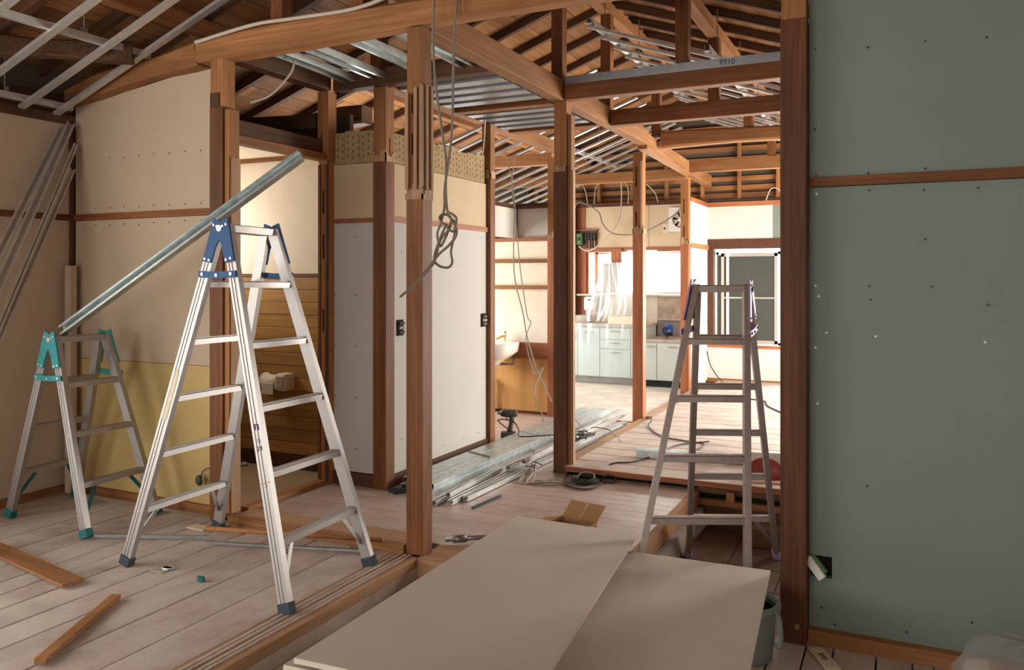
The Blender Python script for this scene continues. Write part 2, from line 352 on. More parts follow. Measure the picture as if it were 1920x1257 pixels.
# green wall on the right
wr = struct(G().box(-.36, XR, 3.66, 3.72, -.1, 2.95).obj('wall_right', 'shell'))
G().box(-.36, XR, 3.62, 3.66, 1.842, 2.95).obj('upper_panel', 'green_wall', wr)
G().box(-.27, XR, 3.62, 3.66, -.05, 1.798).obj('lower_panel', 'green_wall', wr)
G().box(-.36, -.27, 3.62, 3.66, .255, 1.798).obj('lower_panel_strip', 'green_wall', wr); G().box(-.36, -.27, 3.62, 3.66, -.05, .165).obj('lower_panel_strip', 'green_wall', wr)
G().box(-.36, -.27, 3.655, 3.659, .165, .255).obj('outlet_hole', 'dark_void', wr)
G().box(-.36, XR, 3.605, 3.66, 1.80, 1.84).obj('rail', 'stained_x', wr)
G().box(-.36, XR, 3.575, 3.66, -.105, -.045).obj('base_batten', 'raw_x', wr)
gs = G(); gw = G()
for u, v in ((1528, 92), (1627, 89), (1735, 77), (1850, 70), (1628, 325), (1735, 316), (1530, 330), (1630, 357), (1732, 356), (1834, 352), (1735, 449), (1630, 537), (1747, 538), (1632, 562), (1853, 572), (1528, 243), (1540, 1140), (1565, 1172), (1700, 1186), (1822, 1168), (1626, 912)):
    p = onY(u, v, 3.62); gs.lathe([(.0055, 0), (.004, .002), (0, .002)], p, 6, (0, -1, 0))
for u, v in ((1531, 364), (1529, 536), (1535, 556), (1550, 624), (1642, 631), (1847, 642), (1529, 652), (1533, 757)):
    p = onY(u, v, 3.62); gw.lathe([(.0055, 0), (.004, .002), (0, .002)], p, 6, (0, -1, 0))
stuff(gs.obj('screw_heads', 'dark_trim', wr)); stuff(gw.obj('filler_spots', 'white_plastic', wr))
# right outer wall with the side window, rear wall with a wide window
ws = struct(G().box(XR, XR + .1, Y0, 6.3, -.3, 2.9).box(XR, XR + .1, 9.9, Y1 + .1, -.3, 2.9).box(XR, XR + .1, 6.3, 9.9, -.3, .3).box(XR, XR + .1, 6.3, 9.9, 2.3, 2.9).obj('wall_side', 'white_wall'))
wb = struct(G().box(XL, -4.1, Y0 - .1, Y0, -.3, 3.2).box(-.5, XR, Y0 - .1, Y0, -.3, 3.2).box(-4.1, -.5, Y0 - .1, Y0, 2.4, 3.2).box(-4.1, -.5, Y0 - .1, Y0, -.3, .3).obj('wall_rear', 'white_wall'))

# toilet -------------------------------------------------------------
wt = struct(G().box(-5.02, -3.6, 4.76, 4.80, 0, 2.6).obj('wall_back', 'shell'))
z = .10
for i in range(14):
    h = 1.325 / 14; G().box(-5.0, -3.66, 4.735 - .003 * (i % 2), 4.76, z + .003, z + h).obj('panel_board', 'toilet_panel', wt, .002); z += h
G().box(-5.0, -3.66, 4.722, 4.76, 0, .098).obj('baseboard', 'dark_trim', wt)
G().box(-5.0, -3.66, 4.725, 4.76, 1.428, 1.448).obj('cap_rail', 'stained_x', wt)
G().box(-3.68, -3.655, 4.72, 4.76, .1, 1.428).obj('side_bead', 'orange_panel', wt)
G().box(-5.0, -3.6, 4.74, 4.76, 1.45, 2.30).obj('upper_panel', 'cream_pale', wt)
G().box(-5.0, -3.6, 4.725, 4.76, 2.30, 2.335).obj('picture_rail', 'raw_x', wt)
cel = struct(G().box(-5.02, -3.64, 3.70, 4.76, 2.335, 2.35).obj('ceiling', 'cream_pale'))
w3 = struct(G().box(-5.02, -4.98, 3.70, 4.76, 0, 2.335).obj('wall_toilet', 'cream_pale'))
w6 = struct(G().box(-4.98, -4.945, 3.85, 3.89, 1.43, 2.07).box(-4.98, -4.945, 4.61, 4.65, 1.43, 2.07).box(-4.98, -4.945, 3.85, 4.65, 1.43, 1.47).box(-4.98, -4.945, 3.85, 4.65, 2.03, 2.07).obj('window_6', 'frame_alu'))
G().box(-4.97, -4.965, 3.88, 4.62, 1.46, 2.04).obj('pane', 'white_plastic', w6)

# closet block in the hall ----------------------------------------------
wh = struct(G().box(-3.6, -3.22, 4.56, 4.60, 0, 2.40).obj('wall_closet_front', 'shell'))
G().box(-3.6, -3.22, 4.53, 4.56, 1.825, 2.20).obj('upper_panel', 'cream_dull', wh); G().box(-3.6, -3.22, 4.53, 4.56, .09, 1.795).obj('lower_panel', 'closet_white', wh)
G().box(-3.6, -3.22, 4.515, 4.56, 1.795, 1.825).obj('rail', 'red_x', wh); G().box(-3.6, -3.22, 4.515, 4.56, 0, .085).obj('baseboard', 'dark_trim', wh)
for i in range(3): G().box(-3.6 + i * .127, -3.6 + i * .127 + .124, 4.535, 4.56, 2.205, 2.42 + .01 * (i % 2)).obj('lath_board', 'plaster_sand', wh)
wg = struct(G().box(-3.60, -3.17, 4.615, 5.99, 0, 2.40).obj('wall_closet_side', 'shell'))
G().box(-3.17, -3.135, 4.615, 5.99, 1.836, 2.20).obj('upper_panel', 'cream_dull', wg); G().box(-3.17, -3.135, 4.615, 5.99, .08, 1.80).obj('lower_panel', 'closet_white', wg)
G().box(-3.17, -3.12, 4.615, 5.99, 1.80, 1.838).obj('rail', 'red_y', wg); G().box(-3.17, -3.12, 4.615, 5.99, 0, .078).obj('baseboard', 'dark_trim', wg)
for i in range(9): G().box(-3.165, -3.14, 4.62 + i * .15, 4.62 + i * .15 + .147, 2.205, 2.41 + .012 * ((i * 7) % 3)).obj('lath_board', 'plaster_sand', wg)
gs = G()
for i in range(30):
    for j in range(4): gs.box(-3.1405, -3.1385, 4.66 + i * .044, 4.66 + i * .044 + .006, 2.235 + j * .045 + (i % 2) * .014, 2.235 + j * .045 + .02 + (i % 2) * .014)
for i in range(9):
    for j in range(4): gs.box(-3.58 + i * .043, -3.58 + i * .043 + .006, 4.5335, 4.5355, 2.235 + j * .045 + (i % 2) * .014, 2.255 + j * .045 + (i % 2) * .014)
stuff(gs.obj('lath_slots', 'dark_trim', wg))
gs = G()
for y, zz in ((4.72, .3), (4.72, 1.6), (5.1, .16), (5.3, .15), (5.6, .14), (5.85, .15), (5.9, 1.75), (5.3, 1.76)): gs.lathe([(.005, 0), (.004, .002), (0, .002)], (-3.135, y, zz), 6, (1, 0, 0))
for x in (-3.55, -3.38, -3.23):
    for zz in (.25, .6, .95, 1.3, 1.7): gs.lathe([(.005, 0), (.004, .002), (0, .002)], (x, 4.53, zz), 6, (0, -1, 0))
stuff(gs.obj('screw_heads', 'dark_trim', wg))

# wash area back wall ------------------------------------------------------
ww = struct(G().box(-5.0, -3.27, 7.72, 7.76, 0, 2.2).obj('wall_wash', 'shell'))
G().box(-5.0, -3.29, 7.69, 7.72, 0.03, .575).obj('lower_panel', 'orange_panel', ww)
G().box(-5.0, -3.29, 7.685, 7.72, .575, .745).obj('brown_board', 'red_x', ww)
G().box(-5.0, -3.29, 7.68, 7.72, 0, .03).obj('baseboard', 'dark_trim', ww)
G().box(-5.0, -3.29, 7.69, 7.72, .745, 1.07).obj('splash_panel', 'splash', ww)
G().box(-5.0, -3.29, 7.70, 7.72, 1.07, 1.80).obj('upper_panel', 'cream_pale', ww)
for zz in (1.32, 1.595): G().box(-5.0, -3.29, 7.665, 7.70, zz - .02, zz + .02).obj('batten', 'raw_x', ww)
G().box(-5.0, -3.29, 7.66, 7.72, 1.80, 1.835).obj('rail', 'red_x', ww)
G().box(-3.66, -3.29, 7.70, 7.72, 1.835, 2.14).obj('frieze', 'white_wall', ww)
G().box(-3.70, -3.66, 6.2, 7.70, 1.835, 2.14).obj('soffit_side', 'white_wall', ww)
G().box(-3.68, -3.655, 7.68, 7.705, 1.835, 2.14).obj('corner_bead', 'dark_trim', ww)
G().box(-3.72, -3.29, 7.66, 7.74, 2.14, 2.18).obj('top_plate', 'rafter_x', ww)
G().box(-3.73, -3.65, 6.1, 7.70, 2.14, 2.18).obj('top_plate', 'rafter_y', ww)
# far back wall: kitchen part and window part ------------------------------
wk = struct(G().box(-5.1, -4.10, 10.92, 11.0, -.3, 2.46).box(-2.62, -2.36, 10.92, 11.0, -.3, 2.46).box(-4.1, -2.62, 10.92, 11.0, 1.84, 2.46).box(-4.1, -2.62, 10.92, 11.0, -.3, 1.16).box(-2.4, -2.28, 10.92, 11.0, -.3, 2.46).box(-.1, XR, 10.92, 11.0, -.3, 2.46).box(-2.28, -.1, 10.92, 11.0, -.3, .53).box(-2.28, -.1, 10.92, 11.0, 1.8, 2.46).obj('wall_kitchen', 'shell'))
G().box(-4.20, -3.17, 10.89, 10.92, 1.84, 2.42).obj('upper_panel', 'cream', wk); G().box(-3.165, -2.36, 10.89, 10.92, 1.84, 2.42).obj('upper_panel', 'cream', wk)
G().box(-4.25, -2.36, 10.86, 10.92, 2.42, 2.47).obj('top_rail', 'dark_trim', wk)
G().box(-4.2, -2.62, 10.87, 10.95, 1.78, 1.84).obj('window_head', 'red_x', wk)
G().box(-4.22, -4.10, 10.88, 10.92, .4, 2.42).obj('end_board', 'red_z', wk)
G().box(-4.10, -3.05, 10.89, 10.92, .80, 1.16).obj('splash_panel', 'splash', wk)
G().box(-3.05, -2.36, 10.89, 10.92, .86, 1.17).obj('splash_panel', 'scorched', wk); G().box(-3.05, -2.36, 10.90, 10.92, .55, .86).obj('splash_lower', 'dusty_grey', wk)
G().box(-3.05, -2.36, 10.84, 10.92, .84, .865).obj('splash_shelf', 'worktop', wk)
G().box(-4.2, -2.38, 10.80, 10.92, 1.165, 1.19).obj('window_ledge', 'worktop', wk)
G().box(-2.36, XR, 10.89, 10.92, 1.93, 2.36).obj('frieze', 'white_wall', wk); G().box(-1.52, -1.2, 10.885, 10.89, 1.93, 2.36).obj('green_panel', 'green_wall', wk)
G().box(-2.36, XR, 10.87, 10.92, 1.80, 1.93).obj('lintel', 'dark_trim', wk)
G().box(-2.36, XR, 10.89, 10.92, .05, .50).obj('lower_panel', 'white_wall', wk); G().box(-2.36, XR, 10.86, 10.92, .50, .535).obj('sill_board', 'red_x', wk)
G().box(-2.36, XR, 10.86, 10.92, .03, .085).obj('base_batten', 'raw_x', wk)
G().box(-2.36, -2.28, 10.87, 10.92, .535, 1.80).obj('jamb', 'dark_trim', wk)
G().box(-2.4, XR, 10.86, 10.92, 2.36, 2.42).obj('top_rail', 'red_x', wk)
wp = struct(G().box(-2.44, -2.38, 9.88, 10.90, 0, 2.38).obj('wall_stub', 'white_wall'))
G().box(-2.375, -2.36, 9.88, 10.89, 1.85, 2.36).obj('upper_panel', 'white_wall', wp); G().box(-2.375, -2.36, 9.88, 10.89, .06, 1.79).obj('lower_panel', 'white_wall', wp)
G().box(-2.39, -2.34, 9.88, 10.89, 1.79, 1.85).obj('rail', 'raw_y', wp); G().box(-2.44, -2.34, 9.88, 10.89, 2.36, 2.41).obj('top_plate', 'red_y', wp)
# gable framing above the far wall
wgab = struct(G().add([(XL, 11.05, 2.4), (XR, 11.05, 2.4), (XR, 11.05, roofz(XR)), (RID, 11.05, RZ), (XL, 11.05, roofz(XL)), (XL, 11.1, 2.4), (XR, 11.1, 2.4), (XR, 11.1, roofz(XR)), (RID, 11.1, RZ), (XL, 11.1, roofz(XL))], [(0, 1, 2, 3, 4), (9, 8, 7, 6, 5), (0, 5, 6, 1), (1, 6, 7, 2), (2, 7, 8, 3), (3, 8, 9, 4), (4, 9, 5, 0)]).obj('wall_gable', 'shell'))
for zz in (2.52, 2.62, 2.74, 2.88, 3.0, 3.14, 3.28, 3.42):
    hw = (RZ - zz - .05) / SL; a, b_ = max(XL, RID - hw), min(XR, RID + hw)
    G().box(a, b_, 11.0, 11.05, zz - .03, zz + .03).obj('siding_batten', 'raw_x', wgab)
for i in range(12):
    x = -4.9 + i * .49; G().box(x - .02, x + .02, 10.94, 11.0, 2.46, min(2.9 if i % 2 else 9, roofz(x) - .05)).obj('stud', 'raw_z', wgab)

# windows ------------------------------------------------------------------
def window(name, x0, x1, z0, z1, y, mull, pane, frm='frame_alu', bars=()):
    g = G(); t = .035
    g.box(x0, x1, y, y + .06, z0, z0 + t).box(x0, x1, y, y + .06, z1 - t, z1).box(x0, x0 + t, y, y + .06, z0, z1).box(x1 - t, x1, y, y + .06, z0, z1)
    for q in mull: g.box(q - t / 2, q + t / 2, y, y + .05, z0, z1)
    o = struct(g.obj(name, frm)); xs = [x0] + list(mull) + [x1]
    for i in range(len(xs) - 1):
        G().box(xs[i] + .02, xs[i + 1] - .02, y + .025, y + .03, z0 + .02, z1 - .02).obj('pane', pane, o)
    for zz in bars: G().box(x0, x1, y + .01, y + .02, zz - .006, zz + .006).obj('glazing_bar', frm, o)
    return o
# bay of the kitchen window: reveals go back to the sash
bay = struct(G().box(-4.1, -4.06, 10.92, 11.25, 1.16, 1.84).box(-2.66, -2.62, 10.92, 11.25, 1.16, 1.84).box(-4.1, -2.62, 10.92, 11.25, 1.80, 1.84).box(-4.1, -2.62, 10.92, 11.25, 1.14, 1.17).obj('trim_1', 'red_z'))
window('window_1', -4.06, -2.66, 1.19, 1.80, 11.22, (-3.36,), 'glass_frost', 'frame_alu', (1.50,))
w2 = window('window_2', -2.26, -.12, .54, 1.76, 10.93, (-1.45,), 'glass', 'frame_white')
sash = G().box(-2.19, -2.15, 10.915, 10.93, .56, 1.74).box(-2.19, -1.47, 10.915, 10.93, .56, .60).box(-2.19, -1.47, 10.915, 10.93, 1.70, 1.74).box(-1.51, -1.47, 10.915, 10.93, .56, 1.74).box(-2.15, -1.51, 10.915, 10.925, 1.145, 1.165).obj('screen_sash', 'frame_alu', w2)
G().box(-2.24, -1.50, 10.925, 10.929, .58, 1.72).obj('screen', 'screen_mesh', w2)
G().box(-2.12, -2.085, 10.90, 10.915, .56, 1.74).obj('stile', 'frame_white', w2)
wsd = struct(G().box(XR + .02, XR + .06, 6.3, 6.36, .3, 2.3).box(XR + .02, XR + .06, 9.84, 9.9, .3, 2.3).box(XR + .02, XR + .06, 8.07, 8.13, .3, 2.3).box(XR + .02, XR + .06, 6.3, 9.9, .3, .36).box(XR + .02, XR + .06, 6.3, 9.9, 2.24, 2.3).obj('window_3', 'frame_alu'))
for a, b_ in ((6.36, 8.07), (8.13, 9.84)): G().box(XR + .035, XR + .04, a, b_, .36, 2.24).obj('pane', 'glass', wsd)
wrr = struct(G().box(-4.1, -4.04, Y0 - .06, Y0 - .02, .3, 2.4).box(-.56, -.5, Y0 - .06, Y0 - .02, .3, 2.4).box(-2.33, -2.27, Y0 - .06, Y0 - .02, .3, 2.4).box(-4.1, -.5, Y0 - .06, Y0 - .02, .3, .36).box(-4.1, -.5, Y0 - .06, Y0 - .02, 2.34, 2.4).obj('window_4', 'frame_alu'))
for a, b_ in ((-4.04, -2.33), (-2.27, -.56)): G().box(a, b_, Y0 - .045, Y0 - .04, .36, 2.34).obj('pane', 'glass', wrr)
w8 = struct(G().box(XL - .1, XL - .05, -1.05, -1.0, .12, 2.4).box(XL - .1, XL - .05, 2.1, 2.15, .12, 2.4).box(XL - .1, XL - .05, .52, .58, .12, 2.4).box(XL - .1, XL - .05, -1.05, 2.15, .12, .17).box(XL - .1, XL - .05, -1.05, 2.15, 2.35, 2.4).obj('window_8', 'frame_alu'))
for a, b_ in ((-1.0, .52), (.58, 2.1)): G().box(XL - .08, XL - .075, a, b_, .17, 2.35).obj('pane', 'glass', w8)
wws = struct(G().box(XL - .1, XL - .05, 5.6, 5.65, .5, 2.2).box(XL - .1, XL - .05, 7.45, 7.5, .5, 2.2).box(XL - .1, XL - .05, 5.6, 7.5, .5, .55).box(XL - .1, XL - .05, 5.6, 7.5, 2.15, 2.2).obj('window_5', 'frame_alu'))
G().box(XL - .08, XL - .075, 5.65, 7.45, .55, 2.15).obj('pane', 'glass', wws)
w7 = struct(G().box(XL - .1, XL - .05, 8.25, 8.3, .6, 2.2).box(XL - .1, XL - .05, 10.1, 10.15, .6, 2.2).box(XL - .1, XL - .05, 8.25, 10.15, .6, .65).box(XL - .1, XL - .05, 8.25, 10.15, 2.15, 2.2).obj('added_window_7', 'frame_alu'))  # unseen window, added to let fill light into the kitchen
G().box(XL - .08, XL - .075, 8.3, 10.1, .65, 2.15).obj('pane', 'glass', w7)

# ================================================================== ROOF
ro = struct(G().add([(XL - .3, Y0 - .2, roofz(XL - .3) + .05), (RID, Y0 - .2, RZ + .05), (XR + .4, Y0 - .2, roofz(XR + .4) + .05), (XL - .3, 11.3, roofz(XL - .3) + .05), (RID, 11.3, RZ + .05), (XR + .4, 11.3, roofz(XR + .4) + .05)], [(0, 1, 4, 3), (1, 2, 5, 4)]).obj('ceiling', 'shell'))
BW = .172; ca = math.atan(SL); cs = math.cos(ca)
me_b = {}
for side in (-1, 1):
    n = int(3.2 / cs / BW)
    for i in range(n):
        d0 = (i + .5) * BW * cs; x = RID + side * d0
        if not (XL - .2 < x < XR + .2): continue
        for (a, b_) in ((1.2, 5.0 + (i % 3) * .455), (5.0 + (i % 3) * .455, 11.02)):
            key = round(b_ - a, 3)
            if key not in me_b: me_b[key] = G().box(-BW / 2 + .003, BW / 2 - .003, -key / 2 + .002, key / 2 - .002, -.006, .006).mesh('board', 'roof_y')
            o = bpy.data.objects.new('board', me_b[key]); C.objects.link(o)
            o.location = (x, (a + b_) / 2, roofz(x) + .012 + random.uniform(-.002, .002)); o.rotation_euler = (0, side * ca, 0); attach(o, ro)
rl = 3.15 / cs
me_r = G().box(-rl / 2, rl / 2, -.022, .022, -.03, .03).mesh('rafter', 'rafter_x')
for side in (-1, 1):
    for i in range(21):
        o = bpy.data.objects.new('rafter', me_r); C.objects.link(o); x = RID + side * (1.575 + .01)
        o.location = (x, 1.62 + i * .455, roofz(x) - .032); o.rotation_euler = (0, side * ca, 0); attach(o, ro)

# ================================================================== TIMBER FRAME
def beam(p0, p1, w, h, mat, label, name='beam', wob=0, bevel=.006, group=None):
    p0, p1 = Vector(p0), Vector(p1)
    if wob:
        n = 12; _, _, a, sd, u = G().frame(p0, p1); g = G(); k = random.random() * 6; prof = [(-.5, -.38), (-.38, -.5), (.38, -.5), (.5, -.38), (.5, .38), (.38, .5), (-.38, .5), (-.5, .38)]
        for i in range(n + 1):
            t = i / n; c = p0.lerp(p1, t) + u * math.sin(t * 5 + k) * wob + sd * math.cos(t * 4 + k) * wob * .6; s = 1 + .12 * math.sin(t * 9 + k * 2)
            g.v += [c + sd * x * w * s + u * y * h * s for x, y in prof]
        for i in range(n):
            for j in range(8): g.f.append((i * 8 + j, i * 8 + (j + 1) % 8, (i + 1) * 8 + (j + 1) % 8, (i + 1) * 8 + j))
        g.f += [tuple(range(8))[::-1], tuple(range(n * 8, n * 8 + 8))]
        o = g.obj(name, mat, None)
    else: o = G().bar(p0, p1, w, h).obj(name, mat, None, bevel)
    return tag(o, label, 'beam', group)
ZB = 2.70   # underside of the tie beams
XA, XH = -2.26, -3.17
# log across the opening toward the ladder room
L1 = beam((-3.78, 3.575, 2.765), (.75, 3.56, 2.775), .12, .135, 'raw_x', 'long uneven log beam in front, running over the ladder room opening', 'log_beam', .012)
beam((-5.02, 3.61, 2.62), (-3.785, 3.57, 2.765), .12, .13, 'raw_x', 'dark log beam above the cream partition behind the small ladder', 'log_beam', .01)
beam((-4.86, 2.80, 2.77), (-4.20, 3.42, 2.77), .11, .11, 'rafter_x', 'dark diagonal corner brace under the roof above the small ladder', 'corner_brace', .006)
beam((XL, 1.0, 2.56), (XL, 3.62, 2.56), .11, .12, 'rafter_y', 'dark wall plate on top of the far left wall', 'wall_plate')
A1 = beam((XA, 3.62, ZB + .075), (XA, 7.6, ZB + .075), .10, .15, 'raw_y', 'long squared beam receding over the hall from the front post')
beam((XA - .02, 7.61, ZB + .04), (-2.36, 10.9, ZB + .01), .10, .15, 'raw_y', 'squared beam end continuing toward the kitchen over the far posts')
beam((XH, 4.56, ZB + .06), (XH, 5.96, ZB + .06), .09, .12, 'raw_y', 'beam above the white closet wall')
beam((XH, 6.06, ZB + .05), (-3.22, 7.62, ZB + .05), .09, .11, 'raw_y', 'beam between the closet corner post and the wash area post')
beam((-3.58, 3.62, ZB + .06), (-3.58, 4.46, ZB + .06), .10, .12, 'rafter_y', 'dark beam above the toilet doorway')
beam((-3.52, 4.51, ZB + .06), (-2.32, 4.51, ZB + .06), .10, .12, 'rafter_x', 'dark beam crossing the hall behind the front post')
beam((-3.12, 5.48, ZB + .04), (-2.32, 5.48, ZB + .04), .10, .10, 'stained_x', 'dark beam between two sets of steel ceiling channels')
beam((-3.14, 6.48, ZB + .05), (-2.32, 6.48, ZB + .05), .10, .10, 'stained_x', 'dark beam behind the farther set of steel ceiling channels')
B1 = beam((-2.20, 5.46, ZB + .055), (.78, 5.46, ZB + .055), .10, .11, 'stained_x', 'brown tie beam carrying the marked steel channel')
B2 = beam((-2.20, 6.47, ZB + .05), (.78, 6.47, ZB + .05), .10, .13, 'stained_x', 'brown tie beam second behind the marked steel channel')
beam((-2.20, 8.05, ZB + .09), (.78, 8.05, ZB + .10), .13, .15, 'raw_x', 'crooked pale log crossing above the purple capped ladder', 'log_beam', .02)
beam((-2.34, 9.55, ZB + .03), (.78, 9.55, ZB + .02), .10, .14, 'raw_x', 'farthest pale tie beam in front of the end gable')
beam((-5.0, 9.75, ZB - .02), (-2.36, 9.75, ZB - .02), .10, .13, 'raw_x', 'pale tie beam over the kitchen entrance')
beam((-5.0, 7.74, ZB - .05), (-3.27, 7.74, ZB - .05), .09, .12, 'raw_x', 'tie beam above the wash basin wall')
beam((-4.98, 5.0, 2.60), (-3.62, 5.0, 2.62), .13, .13, 'rafter_x', 'dark crooked log above the toilet ceiling', 'log_beam', .02)
beam((-4.9, 4.35, 2.53), (-3.66, 4.49, 2.50), .09, .10, 'rafter_x', 'dark board-like beam just above the toilet ceiling')
beam((-1.9, 4.35, 3.18), (.5, 4.45, 2.86), .11, .12, 'rafter_x', 'slanted dark timber at the top right under the roof')
# ridge and purlins
for x, lab in ((RID, 'ridge beam under the roof peak'), (-1.35, 'pale purlin right of the ridge under the roof boards'), (-.44, 'purlin low on the right slope of the roof'), (XH, 'purlin left of the ridge above the hall'), (-4.09, 'dark purlin low on the left slope of the roof')):
    zz = roofz(x) - .065 - (.05 if x == RID else .06)
    beam((x, 1.2, zz), (x, 10.98, zz), .09, .10, 'raw_y', lab, 'ridge_beam' if x == RID else 'purlin')
# king posts
def kpost(x, y, z0, lab, wd=.088, mat='stained_z'):
    zt = roofz(x) - .065 - (.10 if x == RID else .11)
    return tag(G().box(x - wd / 2, x + wd / 2, y - wd / 2, y + wd / 2, z0, zt).obj('king_post', mat, None, .004), lab, 'post')
kpost(XA, 5.46, ZB + .15, 'king post standing on the beam above the middle hall post')
kpost(XA, 6.52, ZB + .15, 'king post second along the ridge behind the middle hall post')
kpost(XA, 8.05, ZB + .15, 'king post on the ridge line above the crooked log')
kpost(-1.35, 5.46, ZB + .175, 'king post rising from the marked steel channel')
kpost(-1.35, 6.47, ZB + .115, 'short roof post on the second tie beam')
kpost(-1.35, 8.05, ZB + .18, 'short roof post standing on the crooked pale log')
kpost(XH, 4.51, ZB + .12, 'roof post above the hall behind the log beam')
kpost(XH, 3.56, ZB + .135, 'roof post on the log beam near the left post')
kpost(-2.62, 3.56, ZB + .14, 'dark roof post on the log beam beside the front post')
kpost(-1.35, 9.55, ZB + .10, 'roof post on the farthest tie beam')

def holed(x, y, z0, z1, wx, wy, pockets=()):   # square timber, pockets (face, offset, z0, z1, width) cut 2 cm deep
    g = G(); hx, hy = wx / 2, wy / 2
    faces = {'-y': (Vector((1, 0, 0)), Vector((0, -1, 0)), hx, hy), '+x': (Vector((0, 1, 0)), Vector((1, 0, 0)), hy, hx), '+y': (Vector((-1, 0, 0)), Vector((0, 1, 0)), hx, hy), '-x': (Vector((0, -1, 0)), Vector((-1, 0, 0)), hy, hx)}
    for k, (s, nrm, hs, hn) in faces.items():
        pk = [q for q in pockets if q[0] == k]; us = sorted({-hs, hs} | {c for q in pk for c in (q[1] - q[4] / 2, q[1] + q[4] / 2)}); zs = sorted({z0, z1} | {c for q in pk for c in (q[2], q[3])})
        P = lambda u, z, dpt=0: Vector((x, y, z)) + s * u + nrm * (hn - dpt)
        for i in range(len(us) - 1):
            for j in range(len(zs) - 1):
                um, zm = (us[i] + us[i + 1]) / 2, (zs[j] + zs[j + 1]) / 2
                a = [(us[i], zs[j]), (us[i + 1], zs[j]), (us[i + 1], zs[j + 1]), (us[i], zs[j + 1])]
                if any(abs(um - q[1]) < q[4] / 2 and q[2] < zm < q[3] for q in pk):
                    g.add([P(*c) for c in a] + [P(*c, .03) for c in a], [(4, 5, 6, 7), (0, 1, 5, 4), (1, 2, 6, 5), (2, 3, 7, 6), (3, 0, 4, 7)])
                else: g.add([P(*c) for c in a], [(0, 1, 2, 3)])
    g.add([(x - hx, y - hy, z0), (x + hx, y - hy, z0), (x + hx, y + hy, z0), (x - hx, y + hy, z0)], [(0, 1, 2, 3)])
    g.add([(x - hx, y - hy, z1), (x + hx, y - hy, z1), (x + hx, y + hy, z1), (x - hx, y + hy, z1)], [(0, 1, 2, 3)])
    return g
def post(x, y, z0, z1, zj, label, wd=.10, low='stained_z', up='raw_z', pockets=(), upw=None, collar=True, zj2=None):
    t = thing('post', label, 'post', (x, y, z0)); uw = upw or wd * .92
    G().box(x - wd / 2, x + wd / 2, y - wd / 2, y + wd / 2, z0, zj).obj('lower_shaft', low, t, .004)
    holed(x, y, zj, z1, uw, uw, pockets).obj('upper_shaft', up, t)
    if collar:
        for k in range(5):
            a = wd / 2 + .003; h = random.uniform(.02, .07); q = -a + k * a * 2 / 5
            G().box(x + q, x + q + a * .4, y - a, y - a + .008, zj - .01, zj + h).obj('plaster_fleck', 'sill_z', t)
            G().box(x + a - .008, x + a, y + q, y + q + a * .4, zj - .01, zj + h * .8).obj('plaster_fleck', 'sill_z', t)
    return t
# front post with mortised upper part
pk = [('-y', -.012, 2.05, 2.16, .012), ('-y', -.012, 2.26, 2.36, .012), ('+x', -.005, 2.05, 2.16, .012), ('+x', -.005, 2.26, 2.36, .012)]
P2 = post(-2.25, 3.555, 0.004, ZB, 1.83, 'front brown post with mortised raw upper part beside the cable bundle', .098, pockets=pk)
for dx, dy, ww_, dd in ((-.036, -.056, .02, .02), (.016, -.056, .02, .02), (.044, -.05, .016, .02), (.053, -.015, .014, .018), (.053, .03, .016, .02)):
    G().box(-2.25 + dx - ww_ / 2, -2.25 + dx + ww_ / 2, 3.555 + dy - dd / 2, 3.555 + dy + dd / 2, 1.87, 2.38 + dx * .5).obj('torn_strip', 'sill_z', P2)
P1 = post(-3.615, 3.56, 0, ZB, 2.42, 'left brown post at the end of the cream partition', .105, collar=False)
G().box(-3.56, -3.525, 3.52, 3.60, .05, 2.40).obj('jamb_strip', 'raw_z', P1); G().box(-3.528, -3.515, 3.53, 3.60, .05, 2.12).obj('jamb_strip', 'sill_z', P1)
G().box(-3.66, -3.59, 3.505, 3.52, 2.42, 2.50).obj('notch_block', 'rafter_z', P1)
P8 = post(-3.60, 4.50, 0, ZB, 2.22, 'narrow mortised post at the right side of the toilet doorway', .075, low='raw_z', pockets=[('-y', -.01, 2.3, 2.42, .012)], upw=.09)
for (a, b_) in ((1.86, 2.02), (1.55, 1.72), (1.05, 1.2), (.4, .55)): G().box(-3.606, -3.594, 4.4605, 4.4635, a, b_).obj('mortise_slot', 'dark_void', P8)
G().box(-3.638, -3.622, 4.45, 4.47, .02, 2.2).obj('jamb_bead', 'stained_z', P8); G().box(-3.578, -3.562, 4.45, 4.47, .02, 2.2).obj('jamb_bead', 'dark_trim', P8)
P3 = post(-3.165, 4.555, 0, ZB, 2.21, 'brown corner post of the white closet in the hall', .105, pockets=[('+x', 0, 2.26, 2.36, .012)])
P4 = post(-3.14, 6.04, 0, ZB, 2.26, 'slim brown post at the far end of the white closet wall', .085)
P5 = post(-2.245, 5.495, 0, ZB, 2.20, 'middle brown hall post beside the raised floor', .105, low='dark_stained_z', pockets=[('+x', 0, 2.3, 2.45, .014)])
G().box(-2.192, -2.165, 5.46, 5.53, .05, 2.6).obj('jamb_strip', 'raw_z', P5); G().box(-2.165, -2.155, 5.475, 5.515, .05, 2.2).obj('jamb_bead', 'sill_z', P5)
P6 = post(-2.325, 7.66, .006, ZB - .06, 1.86, 'brown post standing free in front of the kitchen sink cabinets', .105, low='red_z', pockets=[('-y', -.015, 1.9, 2.06, .014), ('-y', -.015, 2.3, 2.5, .014)])
G().box(-2.30, -2.28, 7.60, 7.615, 1.9, 2.55).obj('torn_strip', 'sill_z', P6)
P7 = post(-2.40, 9.83, 0, ZB - .06, 1.84, 'far brown post at the end of the short white wall', .105, low='red_z', pockets=[('-y', -.01, 1.92, 2.05, .014), ('-y', -.01, 2.2, 2.38, .014)])
